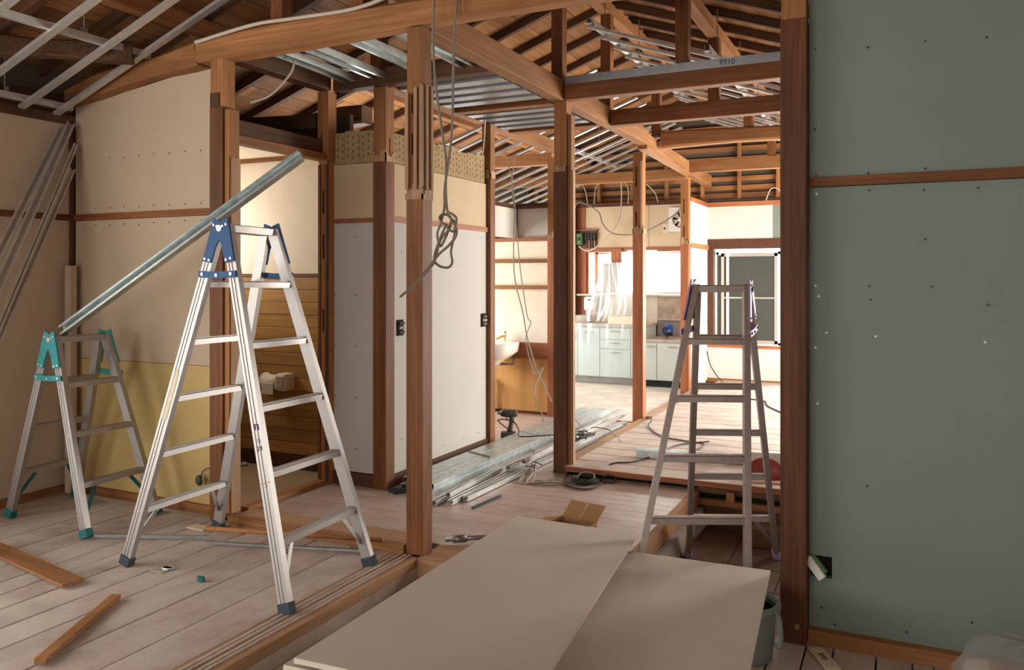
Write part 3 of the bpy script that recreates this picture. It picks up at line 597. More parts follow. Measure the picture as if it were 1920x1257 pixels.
P9 = post(-.415, 3.60, -.105, 2.72, 2.50, 'wide dark brown post at the edge of the green wall', .105, low='dark_stained_z', collar=False)
G().lathe([(.012, 0), (.012, .006), (.007, .009), (0, .009)], (-.40, 3.547, -.03), 12, (0, -1, 0)).obj('bolt_cap', 'sill_z', P9)
P10 = post(-3.235, 7.67, 0, ZB - .05, 1.83, 'reddish post ending the orange wash area wall', .10, low='red_z')
post(-4.275, 10.80, 0, 2.6, 2.3, 'reddish post at the left end of the kitchen wall', .09, low='red_z', collar=False)
# door frame pieces at floor and head
th = thing('threshold', 'raised wooden threshold between ladder room and hall', 'threshold', (-3, 3.6, 0))
G().box(-3.52, -2.31, 3.50, 3.545, -.03, .045).obj('front_face', 'raw_x', th, .003)
G().box(-3.52, -2.31, 3.545, 3.72, -.03, .035).obj('top_board', 'sill_x', th, .003)
G().box(-2.2155, -1.25, 3.48, 3.72, -.10, .0035).obj('end_board', 'sill_x', th, .003)
th2 = tag(G().box(-3.64, -3.57, 3.72, 4.45, 0, .03).obj('threshold', 'raw_y', None, .003), 'low doorway threshold board at the toilet floor', 'threshold')
hd = thing('door_head', 'brown head rail over the toilet doorway', 'door head', (-3.6, 4.0, 2.22))
G().box(-3.64, -3.56, 3.62, 4.455, 2.222, 2.27).obj('rail', 'stained_y', hd, .002); G().box(-3.62, -3.60, 3.62, 4.455, 2.27, 2.37).obj('upstand', 'rafter_y', hd)
tr = tag(G().box(-2.30, -2.20, 5.56, 7.58, .0, .06).box(-2.33, -2.21, 7.74, 9.75, 0, .06).obj('floor_track', 'sill_y', None, .003), 'pale floor sill along the raised floor between the posts', 'sill')

# ================================================================== STEEL CEILING PARTS
def channel(p0, p1, wd, h, label, group=None, name='steel_channel', mat='steel_zinc', flip=-1, up=(0, 0, 1)):
    return tag(G().chan(p0, p1, wd, h, .003, wd * .2, up, flip).obj(name, mat), label, 'channel', group)
mk = channel((-2.20, 5.46, ZB + .142), (.78, 5.46, ZB + .142), .06, .062, 'steel channel with handwriting lying along a brown tie beam', mat='steel_dark', flip=1)
text('handwriting', 'P710', .05, 'ink', Matrix.Translation((-1.05, 5.4285, ZB + .142)) @ Matrix.Rotation(PI / 2, 4, 'X'), mk)
for i, x in enumerate((-3.36, -3.13, -2.78, -2.46)):
    channel((x, 3.645, ZB + .07), (x, 4.455, ZB + .06), .10, .045, ['leftmost', 'second from the left', 'third from the left', 'rightmost'][i] + ' of four steel channels receding above the front hall', 'channels over the front hall')
for i in range(4):
    y = 4.72 + i * .185
    channel((-3.11, y, ZB + .03), (-2.33, y, ZB + .03), .105, .05, ['nearest', 'second nearest', 'third nearest', 'farthest'][i] + ' of four steel channels crossing the hall before the middle post', 'channels over the middle hall', mat='steel_dark', flip=1)
for i in range(4):
    y = 5.66 + i * .19
    channel((-3.11, y, ZB + .02), (-2.33, y, ZB + .02), .10, .045, ['nearest', 'second nearest', 'third nearest', 'farthest'][i] + ' of four steel channels crossing the hall past the middle post', 'channels over the far hall', mat='steel_dark', flip=1)
channel((-3.10, 4.58, ZB + .085), (-3.10, 5.44, ZB + .085), .07, .05, 'steel track along the left ends of the hall channels')
# sloping ceiling bars and their runners
def czl(x): return 2.47 + .36 * (x + 5.02)
def bar(p0, p1, label, group, wd=.045, h=.02, mat='steel'): return tag(G().chan(p0, p1, wd, h, .002, .012, (0, 0, 1), 1).obj('ceiling_bar', mat), label, 'ceiling bar', group)
gl = 'sloping ceiling bars over the ladder room'
for i, y in enumerate((2.58, 2.90, 3.23, 3.46)):
    bar((-4.97, y, czl(-4.97)), (-2.75, y, czl(-2.75)), ['nearest', 'second nearest', 'third nearest', 'farthest'][i] + ' of four steel bars sloping up over the two left ladders', gl)
for x, lab in ((-4.93, 'steel runner along the far left wall under the roof'), (-4.21, 'steel runner crossing the sloping bars over the ladder room')):
    z_ = czl(x) + .034
    r = tag(G().chan((x, .9, z_), (x, 3.54, z_), .038, .04, .002, .012, (0, 0, 1), 1).obj('ceiling_runner', 'steel'), lab, 'runner')
    for y in (2.2, 3.1):
        g = G().tube([(x, y, z_ + .01), (x, y, roofz(x) - .06)], .004, 6); g.box(x - .015, x + .015, y - .015, y + .015, z_ - .012, z_ + .05)
        g.obj('hanger', 'steel_dark', r)
ORD = ['nearest', 'second nearest', 'third nearest', 'fourth nearest', 'fifth nearest', 'sixth nearest', 'seventh nearest', 'eighth nearest', 'ninth nearest', 'tenth nearest', 'eleventh nearest', 'twelfth nearest', 'thirteenth nearest', 'farthest']
def czr(x): return 3.32 - .36 * abs(x + 2.2)
for i in range(14):
    y = 5.68 + i * .303
    if abs(y - 8.05) < .09 or abs(y - 6.5) < .06: y += .09
    bar((-2.12, y, czr(-2.12)), (.7, y, czr(.7)), ORD[i] + ' of the thin steel ceiling bars on the right roof slope', 'ceiling bars on the right slope')
for i in range(13):
    y = 6.7 + i * .303
    if abs(y - 7.74) < .12: continue
    bar((-2.42, y, czr(-2.42)), (-4.95, y, czr(-4.95)), ORD[i] + ' of the thin steel ceiling bars on the left slope by the kitchen', 'ceiling bars on the left slope')
for x, a, b_, lab in ((-2.08, 5.6, 9.9, 'bright steel runner along the ridge above the ceiling bars'), (-1.22, 5.6, 9.9, 'bright steel runner above the bars right of the ridge'), (-.3, 5.6, 9.9, 'steel runner low on the right slope'), (-3.45, 6.6, 10.4, 'steel runner crossing the bars on the left slope')):
    z_ = czr(x) + .034
    r = tag(G().chan((x, a, z_), (x, b_, z_), .038, .04, .002, .012, (0, 0, 1), 1).obj('ceiling_runner', 'steel'), lab, 'runner')
    for y in (a + .35, a + 1.25, a + 2.15, a + 3.05):
        G().tube([(x, y, z_ + .01), (x, y, roofz(x) - .06)], .004, 6).box(x - .015, x + .015, y - .015, y + .015, z_ - .012, z_ + .05).obj('hanger', 'steel_dark', r)
# steel leaning in the left corner
lean = [((-4.36, 1.95, 0), (-4.975, 3.50, 2.40), .045), ((-4.30, 2.06, 0), (-4.95, 3.55, 2.44), .05), ((-4.24, 2.14, 0), (-4.93, 3.57, 2.30), .03), ((-4.36, 2.22, 0), (-4.965, 3.57, 2.14), .04)]
lb = ['leftmost', 'second from the left', 'third from the left', 'rightmost']
for i, (a, b_, ww_) in enumerate(lean):
    tag(G().chan(a, b_, ww_, .022, .002, .012, (1, -.4, .3), 1).obj('steel_stud', 'steel'), lb[i] + ' of the steel studs leaning into the far left corner', 'stud', 'studs leaning in the corner')
tag(G().chan((-4.46, 3.14, 1.105), (-2.98, 3.50, 2.09), .065, .035, .003, .014, (.3, -1, .5), 1).obj('steel_channel', 'steel_zinc'), 'long steel channel leaning from the small ladder past the left post', 'channel')
tag(G().box(-4.985, -4.925, 3.53, 3.575, 0, 1.50).obj('wood_strip', 'drywall', None, .002), 'pale upright strip standing in the left room corner', 'strip')

# ================================================================== LADDERS
def ladder(label, loc, Tn, Tf, feet, zt, zg, nr, alu, capm, footm, rubber_h=.05):
    # Tn/Tf: top points near/far side; feet: nL nR fL fR at zg
    t = thing('step_ladder', label, 'ladder', loc)
    Tn, Tf = Vector(Tn), Vector(Tf); ax = (Tf - Tn).normalized()
    mids = {}
    for side, T, (fl_, fr_) in (('n', Tn, feet[:2]), ('f', Tf, feet[2:])):
        for k, ft in ((0, Vector(fl_)), (1, Vector(fr_))):
            e = (ft - T); e.z = 0; e.normalize(); top = T + e * .028; dirr = (ft - top).normalized()
            out = ax if side == 'f' else -ax
            # rail: shallow channel, wide grooved face outward
            W_, D_ = .056, .03
            pr = [(-W_ / 2, -D_ / 2), (W_ / 2, -D_ / 2), (W_ / 2, D_ / 2), (.016, D_ / 2), (.014, D_ / 2 - .003), (.004, D_ / 2 - .003), (.002, D_ / 2), (-.002, D_ / 2), (-.004, D_ / 2 - .003), (-.014, D_ / 2 - .003), (-.016, D_ / 2), (-W_ / 2, D_ / 2)]
            b0 = ft - dirr * rubber_h * .6
            G().poly(top, b0, pr, out).obj('rail', alu, t)
            G().bar(b0 + dirr * -.02, ft + Vector((0, 0, .002)), W_ + .010, D_ + .012, out).obj('foot', footm, t, .004)
            mids[(side, k)] = (top, ft)
    H_ = zt - zg
    for k in (0, 1):
        a0, a1 = mids[('n', k)]; c0, c1 = mids[('f', k)]
        for i in range(1, nr + 1):
            q = i / (nr + 1); pa = a1.lerp(a0, q); pc = c1.lerp(c0, q)
            o = (pc - pa).normalized(); pa = pa + o * .013; pc = pc - o * .013; zz = Vector((0, 0, 1))
            g = G(); g.poly(pa, pc, [(-.024, -.014), (.024, -.014), (.024, .012), (.020, .016), (-.020, .016), (-.024, .012)])
            r = g.obj('step', alu, t)
            G().poly(pa + zz * .016, pc + zz * .016, [(-.014, 0), (-.006, 0), (-.006, .002), (-.014, .002)]).poly(pa + zz * .016, pc + zz * .016, [(.006, 0), (.014, 0), (.014, .002), (.006, .002)]).obj('tread_rib', alu, r)
            rv = G()
            for pp, sgn in ((pa, -1), (pc, 1)): rv.lathe([(.005, 0), (.004, .003), (0, .003)], pp + o * sgn * .026, 8, o * sgn)
            rv.obj('rivet', 'rivet', t)
        # top step
        pa, pc = a0 + (a0 - a1).normalized() * .005, c0 + (c0 - c1).normalized() * .005
        G().poly(pa + ax * .013 - Vector((0, 0, .015)), pc - ax * .013 - Vector((0, 0, .015)), [(-.024, -.018), (.024, -.018), (.024, .014), (.018, .018), (-.018, .018), (-.024, .014)]).obj('top_step', alu, t)
        # diagonal braces under the lowest step
        for (s0, s1, sg) in ((a0, a1, 1), (c0, c1, -1)):
            q = 1 / (nr + 1); p = s1.lerp(s0, q); o = ax * sg
            G().bar(p + o * .10 - Vector((0, 0, .016)), s1.lerp(s0, q * .42) + o * .016, .022, .004, o.cross(Vector((0, 0, 1)))).obj('brace', alu if capm != 'teal_plastic' else 'rubber_teal', t)
    # hinge caps and stays
    for side, T, out in (('n', Tn, -ax), ('f', Tf, ax)):
        l0, l1 = mids[(side, 0)]; r0, r1 = mids[(side, 1)]
        off = out * .0155
        for s0, s1, sg in ((l0, l1, -1), (r0, r1, 1)):
            dirr = (s1 - s0).normalized(); inn = ((r0 - l0).normalized()) * (-sg)
            inn = (inn - dirr * inn.dot(dirr)).normalized()
            top = s0 - dirr * .028
            pts = [top - inn * .033, top + inn * .012, s0 + inn * .052 + dirr * .012, s0 + inn * .044 + dirr * .058, s0 + inn * .033 + dirr * .088, s0 + inn * .031 + dirr * .175, s0 - inn * .031 + dirr * .185]
            g = G(); n = len(pts); th_ = .008 if sg < 0 else .011
            g.add([p + off for p in pts] + [p + off + out * th_ for p in pts], [tuple(range(n)), tuple(range(n, 2 * n))[::-1]] + [(i, (i + 1) % n, n + (i + 1) % n, n + i) for i in range(n)])
            c = g.obj('hinge_cap', capm, t)
            for p in (s0 + dirr * .0 + inn * .006, s0 + dirr * .0 - inn * .018, s0 + dirr * .165 + inn * .016, s0 + dirr * .168 - inn * .014):
                G().lathe([(.0075, 0), (.006, .004), (0, .005)], p + off + out * th_, 10, out).obj('rivet', 'rivet', c)
        T0 = (l0 + r0) / 2 + Vector((0, 0, -.012))
        G().lathe([(.017, 0), (.015, .006), (0, .008)], T0 + off + out * .012, 14, out).obj('pivot', 'rivet', t)
        pa = l0.lerp(l1, .24 / (l1 - l0).length); pb = r0.lerp(r1, .24 / (r1 - r0).length); pm = (pa + pb) / 2 - Vector((0, 0, .006))
        sd = (pb - pa).normalized() * .03
        G().bar(pa - sd + off + out * .006, pm + off + out * .006, .010, .030, (0, 0, 1)).bar(pm + off + out * .006, pb + sd + off + out * .006, .010, .030, (0, 0, 1)).obj('stay', capm, t)
        for p in (pa, pm, pb): G().lathe([(.009, 0), (.008, .004), (0, .005)], p + off + out * .012, 10, out).obj('rivet', 'rivet', t)
    return t, mids
lad1, m1 = ladder('tall aluminium stepladder with blue hinge caps in the left room', (-2.9, 3.04, 0), (-2.90, 2.87, 1.665), (-2.91, 3.17, 1.66), [(-3.46, 2.775, 0), (-2.335, 2.66, .0), (-3.50, 3.41, 0), (-2.36, 3.285, .0)], 1.66, 0, 5, 'aluminium', 'blue_plastic', 'rubber')
lad2, m2 = ladder('short aluminium stepladder with teal hinge caps in the left corner', (-4.42, 3.25, 0), (-4.42, 3.06, 1.075), (-4.42, 3.37, 1.07), [(-4.775, 3.03, 0), (-4.005, 2.965, 0), (-4.83, 3.50, 0), (-4.04, 3.455, 0)], 1.07, 0, 3, 'aluminium', 'teal_plastic', 'rubber_teal')
# the third ladder: its steps face the camera, so the hinge side "near" is its left side
PZ = -.252
def fz(u, t_, z):
    r = ray(u, 0); return Vector((r.x * t_, r.y * t_, z))
lad3, m3 = ladder('brownish aluminium stepladder with purple hinge caps standing in the sunken entry', (-.95, 4.2, PZ), fz(1309, 4.12, 1.375), fz(1399, 4.10, 1.375), [fz(1165, 3.62, PZ), fz(1291, 4.85, PZ), fz(1402, 3.62, PZ), fz(1456, 4.83, PZ)], 1.375, PZ, 5, 'aluminium_brown', 'purple_plastic', 'purple_plastic')
# pen marks on the tall ladder's near right rail
a0, a1 = m1[('n', 1)]
def onrail(q, body, size, mat):
    p = a0.lerp(a1, q) + Vector((0, -1, 0)) * .016; ax = Vector((m1[('f', 1)][0] - a0)).normalized()
    zz = -ax; yy = (a0 - a1).normalized(); xx = yy.cross(zz).normalized(); yy = zz.cross(xx)
    mw = Matrix((xx, yy, zz)).transposed().to_4x4(); mw.translation = a0.lerp(a1, q) - ax * .0142
    return text('pen_mark', body, size, mat, mw, lad1)
onrail(.60, 'ZY', .028, 'ink'); onrail(.58, 'B', .026, 'ink_purple'); onrail(.69, '7 5 7', .03, 'ink_red')
q = a0.lerp(a1, .545) - Vector(m1[('f', 1)][0] - a0).normalized() * .0132
G().lathe([(.019, 0), (.017, .001), (0, .001)], q, 9, -(Vector(m1[('f', 1)][0] - a0).normalized()), .8, 1.3).obj('ink_blot', 'ink_purple', lad1)
l0, l1 = m1[('n', 0)]
qa, qb = l0.lerp(l1, .42), l0.lerp(l1, .56); axn = Vector(m1[('f', 0)][0] - l0).normalized()
G().bar(qa - axn * .0145, qb - axn * .0145, .028, .001, -axn).obj('sticker', 'paper', lad1)

# ================================================================== PLASTERBOARD ON TRESTLES (foreground)
def sheet(P, yw, p, ro, L, W_, label, th_=.0125, dz=0, group=None):
    a = Vector((math.cos(yw) * math.cos(p), math.sin(yw) * math.cos(p), math.sin(p))); w0 = Vector((math.sin(yw), -math.cos(yw), 0)); n = w0.cross(a).normalized()
    ww_ = w0 * math.cos(ro) + n * math.sin(ro); n = ww_.cross(a).normalized(); P = Vector(P) + n * dz
    t = thing('plasterboard_sheet', label, 'plasterboard', P, group)
    c = [P - a * L, P - a * L + ww_ * W_, P + ww_ * W_, P]
    G().hexa([q - n * th_ for q in c] + c).obj('core', 'sheet_edge', t)
    e = .0015
    G().hexa([q + n * .0001 for q in c] + [q + n * .001 for q in c]).obj('face_paper', 'drywall_sheet', t)
    return t
gsh = 'plasterboard sheets stacked in the foreground'
sheet((-1.743, 3.667, .226), 1.748, -.115, -.064, 2.13, .60, 'upper plasterboard sheet lying across the foreground stack', group=gsh)
sheet((-1.765, 3.655, .226), 1.7485, -.115, -.064, 2.13, .60, 'second plasterboard sheet directly beneath the upper sheet', dz=-.016, group=gsh)
# sheet below, on the right

sheet((-1.213, 3.555, .172), 1.665, -.1, -.017, 1.82, .70, 'lower plasterboard sheet on the right resting on the grey bin', group=gsh)
sup = thing('timber_packing', 'rough timber blocks propping up the near end of the plasterboard', 'timber', (-1.1, 1.95, -.105))
for i in range(3): G().box(-1.25 + .02 * i, -.65, 1.88, 2.02, -.105 + i * .112, -.105 + i * .112 + .11).obj('block', 'raw_x', sup, .003)
sup2 = tag(G().box(-1.70, -1.36, 3.30, 3.46, -.105, .19).obj('timber_packing', 'raw_x', None, .003), 'timber block under the far left corner of the plasterboard', 'timber')
# grey-green bin under the sheet
bn = thing('bin', 'grey green plastic bin under the plasterboard beside the dark post', 'bin', (-.575, 3.36, -.105))
G().lathe([(.098, 0), (.103, .005), (.118, .19), (.118, .20), (.112, .2), (.097, .01), (0, .008)], (-.575, 3.36, -.105), 28).obj('body', 'bin_plastic', bn, 0, True)
G().lathe([(.124, .195), (.135, .20), (.137, .225), (.126, .232), (.116, .225), (.116, .195), (.124, .195)], (-.575, 3.36, -.105), 28).obj('rim', 'bin_plastic', bn, 0, True)
G().tube(spline([(-.455, 3.30, .115), (-.437, 3.28, .10), (-.428, 3.27, .03), (-.433, 3.28, -.01), (-.455, 3.31, -.02)], 5), .010, 8).obj('handle', 'bin_plastic', bn, 0, True)
# clear sack at the bottom right
sk = thing('plastic_sack', 'clear plastic sack of offcuts at the bottom right on the floor', 'sack', (.36, 3.0, -.105))
g = G(); n = 22; rows = []
for i in range(9):
    ph = i / 8 * PI * .5; 
    for j in range(n):
        a = 2 * PI * j / n; rr = (.24 * math.cos(ph) ** .55 + .004) * (1 + .07 * math.sin(5 * a + i) + .04 * math.sin(9 * a - i * 2)); g.v.append(Vector((.36 + rr * math.cos(a), 3.0 + rr * math.sin(a), -.10 + .37 * math.sin(ph) + .01 * math.sin(7 * a))))
for i in range(8):
    for j in range(n): g.f.append((i * n + j, i * n + (j + 1) % n, (i + 1) * n + (j + 1) % n, (i + 1) * n + j))
g.obj('film', 'bag_film', sk, 0, True)
for i in range(6):
    a = i * 1.05; G().bar((.36 + .05 * math.cos(a), 3.0 + .05 * math.sin(a), -.09 + .03 * i), (.36 + .17 * math.cos(a + .3), 3.0 + .17 * math.sin(a + .3), -.05 + .03 * i), .05, .02).obj('offcut', ('pink_rim', 'dusty_grey', 'raw_x')[i % 3], sk)

# ================================================================== LOOSE TIMBER AND STEEL ON THE FLOOR
def slat(p0, p1, wd, h, mat, label, name='wood_board', cat='board', up=(0, 0, 1)): return tag(G().bar(p0, p1, wd, h, up).obj(name, mat, None, .001), label, cat)
slat((-4.32, 2.63, .018), (-3.435, 2.475, .018), .10, .014, 'raw_x', 'short brown board lying on the ladder room floor at the left edge')
slat((-3.13, 2.46, .014), (-2.85, 1.92, .014), .042, .02, 'raw_y', 'split brown wood stick lying on the floor nearest the camera', 'wood_stick', 'stick')
G_ = onZ
slat((-3.97, 2.985, .014), (-3.38, 3.235, .014), .018, .018, 'steel_dark', 'thin grey rod lying on the floor behind the tall ladder', 'steel_rod', 'rod')
tag(G().tube([(-3.40, 3.23, .062), (-2.43, 3.49, .062)], .013, 10).obj('wood_pole', 'raw_x', None, 0, True), 'orange wooden pole lying along the threshold behind the tall ladder', 'pole')
slat((-3.33, 3.17, .014), (-2.45, 3.44, .014), .022, .012, 'steel_dark', 'grey flat bar lying beside the orange pole', 'steel_bar', 'bar')
pp = thing('pipe', 'short grey pipe with fitting behind the front post', 'pipe', (-2.1, 3.72, .02))
G().tube([(-2.19, 3.72, .03), (-1.92, 3.92, .03)], .013, 10).obj('tube', 'steel_dark', pp, 0, True); G().tube([(-2.16, 3.742, .03), (-2.10, 3.787, .03)], .021, 10).obj('fitting', 'pipe', pp, 0, True)
pt = thing('metal_plate', 'small zinc bracket lying on the floor by the tall ladder', 'bracket', (-3.25, 2.8, 0))
G().box(-3.29, -3.21, 2.77, 2.81, 0, .004).obj('plate', 'steel', pt); G().lathe([(.03, 0), (.03, .004), (.022, .004), (.022, 0)], (-3.235, 2.83, .004), 16, (0, 0, 1), 1.3, .7).obj('slot_plate', 'steel', pt)
tag(G().box(-3.66, -3.53, 3.33, 3.40, 0, .008).obj('cardboard_piece', 'paper', None, .001), 'scrap of yellowed card on the floor by the left post', 'card')
tag(G().lathe([(.012, 0), (.012, .02), (0, .02)], (-2.96, 2.78, 0), 8, (0, 0, 1), 2, 1).obj('wood_chip', 'rubber_teal'), 'tiny dark green scrap on the left floor boards', 'scrap')
cf = thing('cover_plate', 'thin wooden plate with a cut-out on the floor by the green wall', 'plate', (-.30, 3.32, -.105))
c0 = onZ(1545, 1238, -.104)
yv = Vector((.10, -.20, 0)).normalized(); xv = Vector((yv.y, -yv.x, 0))
def P4_(a, b): return c0 + xv * a + yv * b + Vector((0, 0, .004))
for (a, b, cc, d_) in ((-.03, -.09, .03, -.05), (-.03, .02, .03, .09), (-.03, -.05, -.014, .02), (.014, -.05, .03, .02)):
    q = [P4_(a, b), P4_(cc, b), P4_(cc, d_), P4_(a, d_)]; G().hexa(q + [v_ + Vector((0, 0, .006)) for v_ in q]).obj('strip', 'paper', cf)
# packs of wide galvanised channels on the hall floor
lb = ['bottom left', 'bottom right', 'top left', 'top right']
for i, (x, zz, ya, yb_) in enumerate(((-2.975, .0185, 4.58, 8.1), (-2.825, .0185, 4.50, 8.0), (-2.98, .0555, 4.62, 7.9), (-2.83, .0555, 4.54, 7.95))):
    xe = x + .035
    top_ch = tag(G().chan((x, ya, zz), (xe, yb_, zz), .14, .036, .003, .025, (0, 0, 1), -1).obj('steel_channel', 'steel_zinc'), lb[i] + ' wide galvanised channel of the long stack on the hall floor', 'channel', 'channel stack on the hall floor')
gs = G()
for (a, b_) in ((5.45, .002), (6.35, .004)): tag(G().bar((-3.02, a + .04, .080), (-2.78, a - .06, .080), .012, .008).obj('steel_strip', 'steel_dark'), 'thin dark strap across the channel stack at its ' + ('near end' if a < 6 else 'far end'), 'strap')
for i in range(40): gs.lathe([(.006, 0), (0, .0005)], (-2.83 + .035 * i / 40, 4.7 + i * .08, .0742), 6)
stuff(gs.obj('punched_holes', 'dark_void', top_ch))
for a, b_, i in (((-3.10, 4.50), (-2.98, 4.58), 0), ((-3.06, 4.46), (-2.95, 4.56), 1), ((-3.01, 4.44), (-2.93, 4.545), 2)):
    slat((*a, .008), (*b_, .008), .01, .014, 'rubber', ['leftmost', 'middle', 'rightmost'][i] + ' of three dark rods at the corner post of the closet', 'steel_rod', 'rod')
# thin studs
st = [((-2.625, 4.315), (-2.66, 5.3), .02, .035), ((-2.585, 4.42), (-2.60, 4.78), .052, .03), ((-2.545, 4.38), (-2.58, 6.9), .018, .04), ((-2.50, 4.49), (-2.42, 7.5), .02, .04), ((-2.545, 5.2), (-2.50, 7.75), .06, .035), ((-2.47, 5.3), (-2.56, 7.85), .093, .03), ((-2.42, 5.9), (-2.38, 7.3), .024, .03)]
nm = ['short steel stud angled left at the near end of the stud bundle', 'shortest steel stud at the near end of the stud bundle', 'long thin steel stud on the left of the hall bundle', 'long thin steel stud on the right of the hall bundle', 'steel stud lying on top of the hall bundle toward the kitchen', 'steel stud crossing the top of the hall bundle', 'steel stud along the foot of the middle post']
for i, (a, b_, zz, ww_) in enumerate(st):
    tag(G().chan((*a, zz), (*b_, zz), ww_, .03, .002, .01, (0, 0, 1), 1).obj('steel_stud', 'steel'), nm[i], 'stud', 'steel studs on the hall floor')
slat((-2.385, 4.37, .006), (-2.355, 4.70, .006), .014, .010, 'rubber', 'thin dark rod alone on the hall floor beside the stud bundle', 'steel_rod', 'rod')
bp = thing('steel_channel', 'galvanised channel lying on the raised floor behind the purple ladder', 'channel', (-1.3, 6.05, .065))
G().chan((-1.82, 5.93, .095), (-.70, 6.12, .095), .06, .058, .003, .012, (0, 0, 1), 1).obj('profile', 'steel_zinc', bp)
slat((-1.05, 6.02, .143), (-.40, 6.20, .143), .05, .036, 'steel_zinc', 'shorter steel channel resting on the raised floor channel', 'steel_channel', 'channel')
# red scoop
sc_ = thing('scoop', 'red plastic scoop standing on the raised floor edge', 'scoop', (-.84, 5.62, .065))
g = G(); n = 14
c = Vector((-.835, 5.62, .067)); fx = Vector((.90, .18, 0)).normalized(); fy = Vector((-.18, .9, 0)).normalized()
for k_, (rr, hh) in enumerate(((.0, 0), (.085, .0), (.115, .02), (.122, .075), (.115, .12), (.10, .135))):
    for j in range(n + 1):
        a = PI * j / n; g.v.append(c + fx * rr * math.cos(a) * 1.05 + fy * rr * math.sin(a) * .7 + Vector((0, 0, hh * (.55 + .45 * math.sin(a)))))
for k_ in range(5):
    for j in range(n): g.f.append((k_ * (n + 1) + j, k_ * (n + 1) + j + 1, (k_ + 1) * (n + 1) + j + 1, (k_ + 1) * (n + 1) + j))
o = g.obj('bowl', 'red_plastic', sc_, 0, True); md = o.modifiers.new('t', 'SOLIDIFY'); md.thickness = .006
G().hexa([c - fx * .12 - fy * .09, c + fx * .12 - fy * .09, c + fx * .11, c - fx * .11] + [p + Vector((0, 0, .008)) for p in (c - fx * .12 - fy * .09, c + fx * .12 - fy * .09, c + fx * .11, c - fx * .11)]).obj('lip', 'red_plastic', sc_)
G().bar(c - fx * .125 - fy * .095 + Vector((0, 0, .008)), c + fx * .125 - fy * .095 + Vector((0, 0, .008)), .014, .016).obj('rim', 'pink_rim', sc_)
tag(G().box(-.86, -.66, 5.16, 5.34, PZ, PZ + .12).obj('crate', 'pit_wood', None, .01), 'dim brown block on the floor of the sunken entry', 'block')
# cardboard box
cb = thing('cardboard_box', 'small open cardboard box on the hall floor behind the plasterboard', 'box', (-1.6, 4.05, 0))
bx = [Vector((-1.73, 3.96, 0)), Vector((-1.52, 3.935, 0)), Vector((-1.49, 4.13, 0)), Vector((-1.70, 4.155, 0))]; hz_ = .10; up = Vector((0, 0, hz_))
for i in range(4):
    a, b_ = bx[i], bx[(i + 1) % 4]; nn = (b_ - a).cross(Vector((0, 0, 1))).normalized() * .004
    G().hexa([a, b_, b_ - nn, a - nn, a + up, b_ + up, b_ - nn + up, a - nn + up]).obj('side', 'cardboard', cb)
G().hexa([p + Vector((0, 0, .001)) for p in bx] + [p + Vector((0, 0, .005)) for p in bx]).obj('bottom', 'cardboard', cb)
def flap(a, b_, c_, d_): 
    q = [Vector(v_) for v_ in (a, b_, c_, d_)]; return G().hexa(q + [v_ + Vector((0, 0, .004)) for v_ in q]).obj('flap', 'cardboard', cb)
flap(bx[3] + up, bx[2] + up, bx[2] + up + Vector((.025, .075, .07)), bx[3] + up + Vector((.02, .085, .07)))
flap(bx[0] + up, bx[1] + up, bx[1] + up + Vector((-.01, .13, -.02)), bx[0] + up + Vector((.03, .12, -.02)))
flap(bx[3] + up, bx[0] + up, bx[0] + up + Vector((-.10, -.02, -.02)), bx[3] + up + Vector((-.09, -.03, -.01)))
G().bar(bx[3] * .5 + bx[2] * .5 + up + Vector((0, .01, .012)), bx[3] * .5 + bx[2] * .5 + up + Vector((.024, .083, .077)), .022, .002).obj('tape_strip', 'tape', cb)
G().bar((bx[0] + bx[1]) / 2 + up + Vector((-.06, .05, .004)), (bx[0] + bx[1]) / 2 + up + Vector((.02, .12, -.008)), .022, .002).obj('tape_strip', 'tape', cb)

# ================================================================== FIXTURES
# impact driver standing on its battery
dr = thing('impact_driver', 'black impact driver standing on the hall floor beside the wash area', 'power tool', (-3.13, 6.42, 0))
D = Vector((-3.13, 6.42, 0)); fw = -Vector((math.cos(YAW), math.sin(YAW), 0))
pr = fw.cross(Vector((0, 0, 1)))
G().hexa([D + fw * a + pr * b_ + Vector((0, 0, z_)) for z_ in (0, .065) for a, b_ in ((-.055, -.04), (.075, -.04), (.075, .04), (-.055, .04))]).obj('battery', 'driver_body', dr, .01)
G().tube([D + fw * .0 + Vector((0, 0, .05)), D - fw * .01 + Vector((0, 0, .11)), D - fw * .022 + Vector((0, 0, .17)), D - fw * .02 + Vector((0, 0, .20))], .02, 10, [.030, .022, .022, .030]).obj('grip', 'driver_body', dr, 0, True)
G().tube([D - fw * .07 + Vector((0, 0, .225)), D - fw * .055 + Vector((0, 0, .225)), D + fw * .03 + Vector((0, 0, .225)), D + fw * .065 + Vector((0, 0, .225)), D + fw * .085 + Vector((0, 0, .225))], .035, 14, [.026, .034, .036, .030, .016]).obj('motor_housing', 'driver_body', dr, 0, True)
G().tube([D + fw * .085 + Vector((0, 0, .225)), D + fw * .11 + Vector((0, 0, .225)), D + fw * .111 + Vector((0, 0, .225)), D + fw * .13 + Vector((0, 0, .225))], .01, 8, [.010, .010, .004, .004]).obj('chuck', 'steel_dark', dr, 0, True)
G().box(-.006, .006, -.006, .006, -.015, .015).obj('trigger', 'ivory_plastic', None).location = D + fw * .022 + Vector((0, 0, .175)); attach(bpy.data.objects['trigger'], dr)
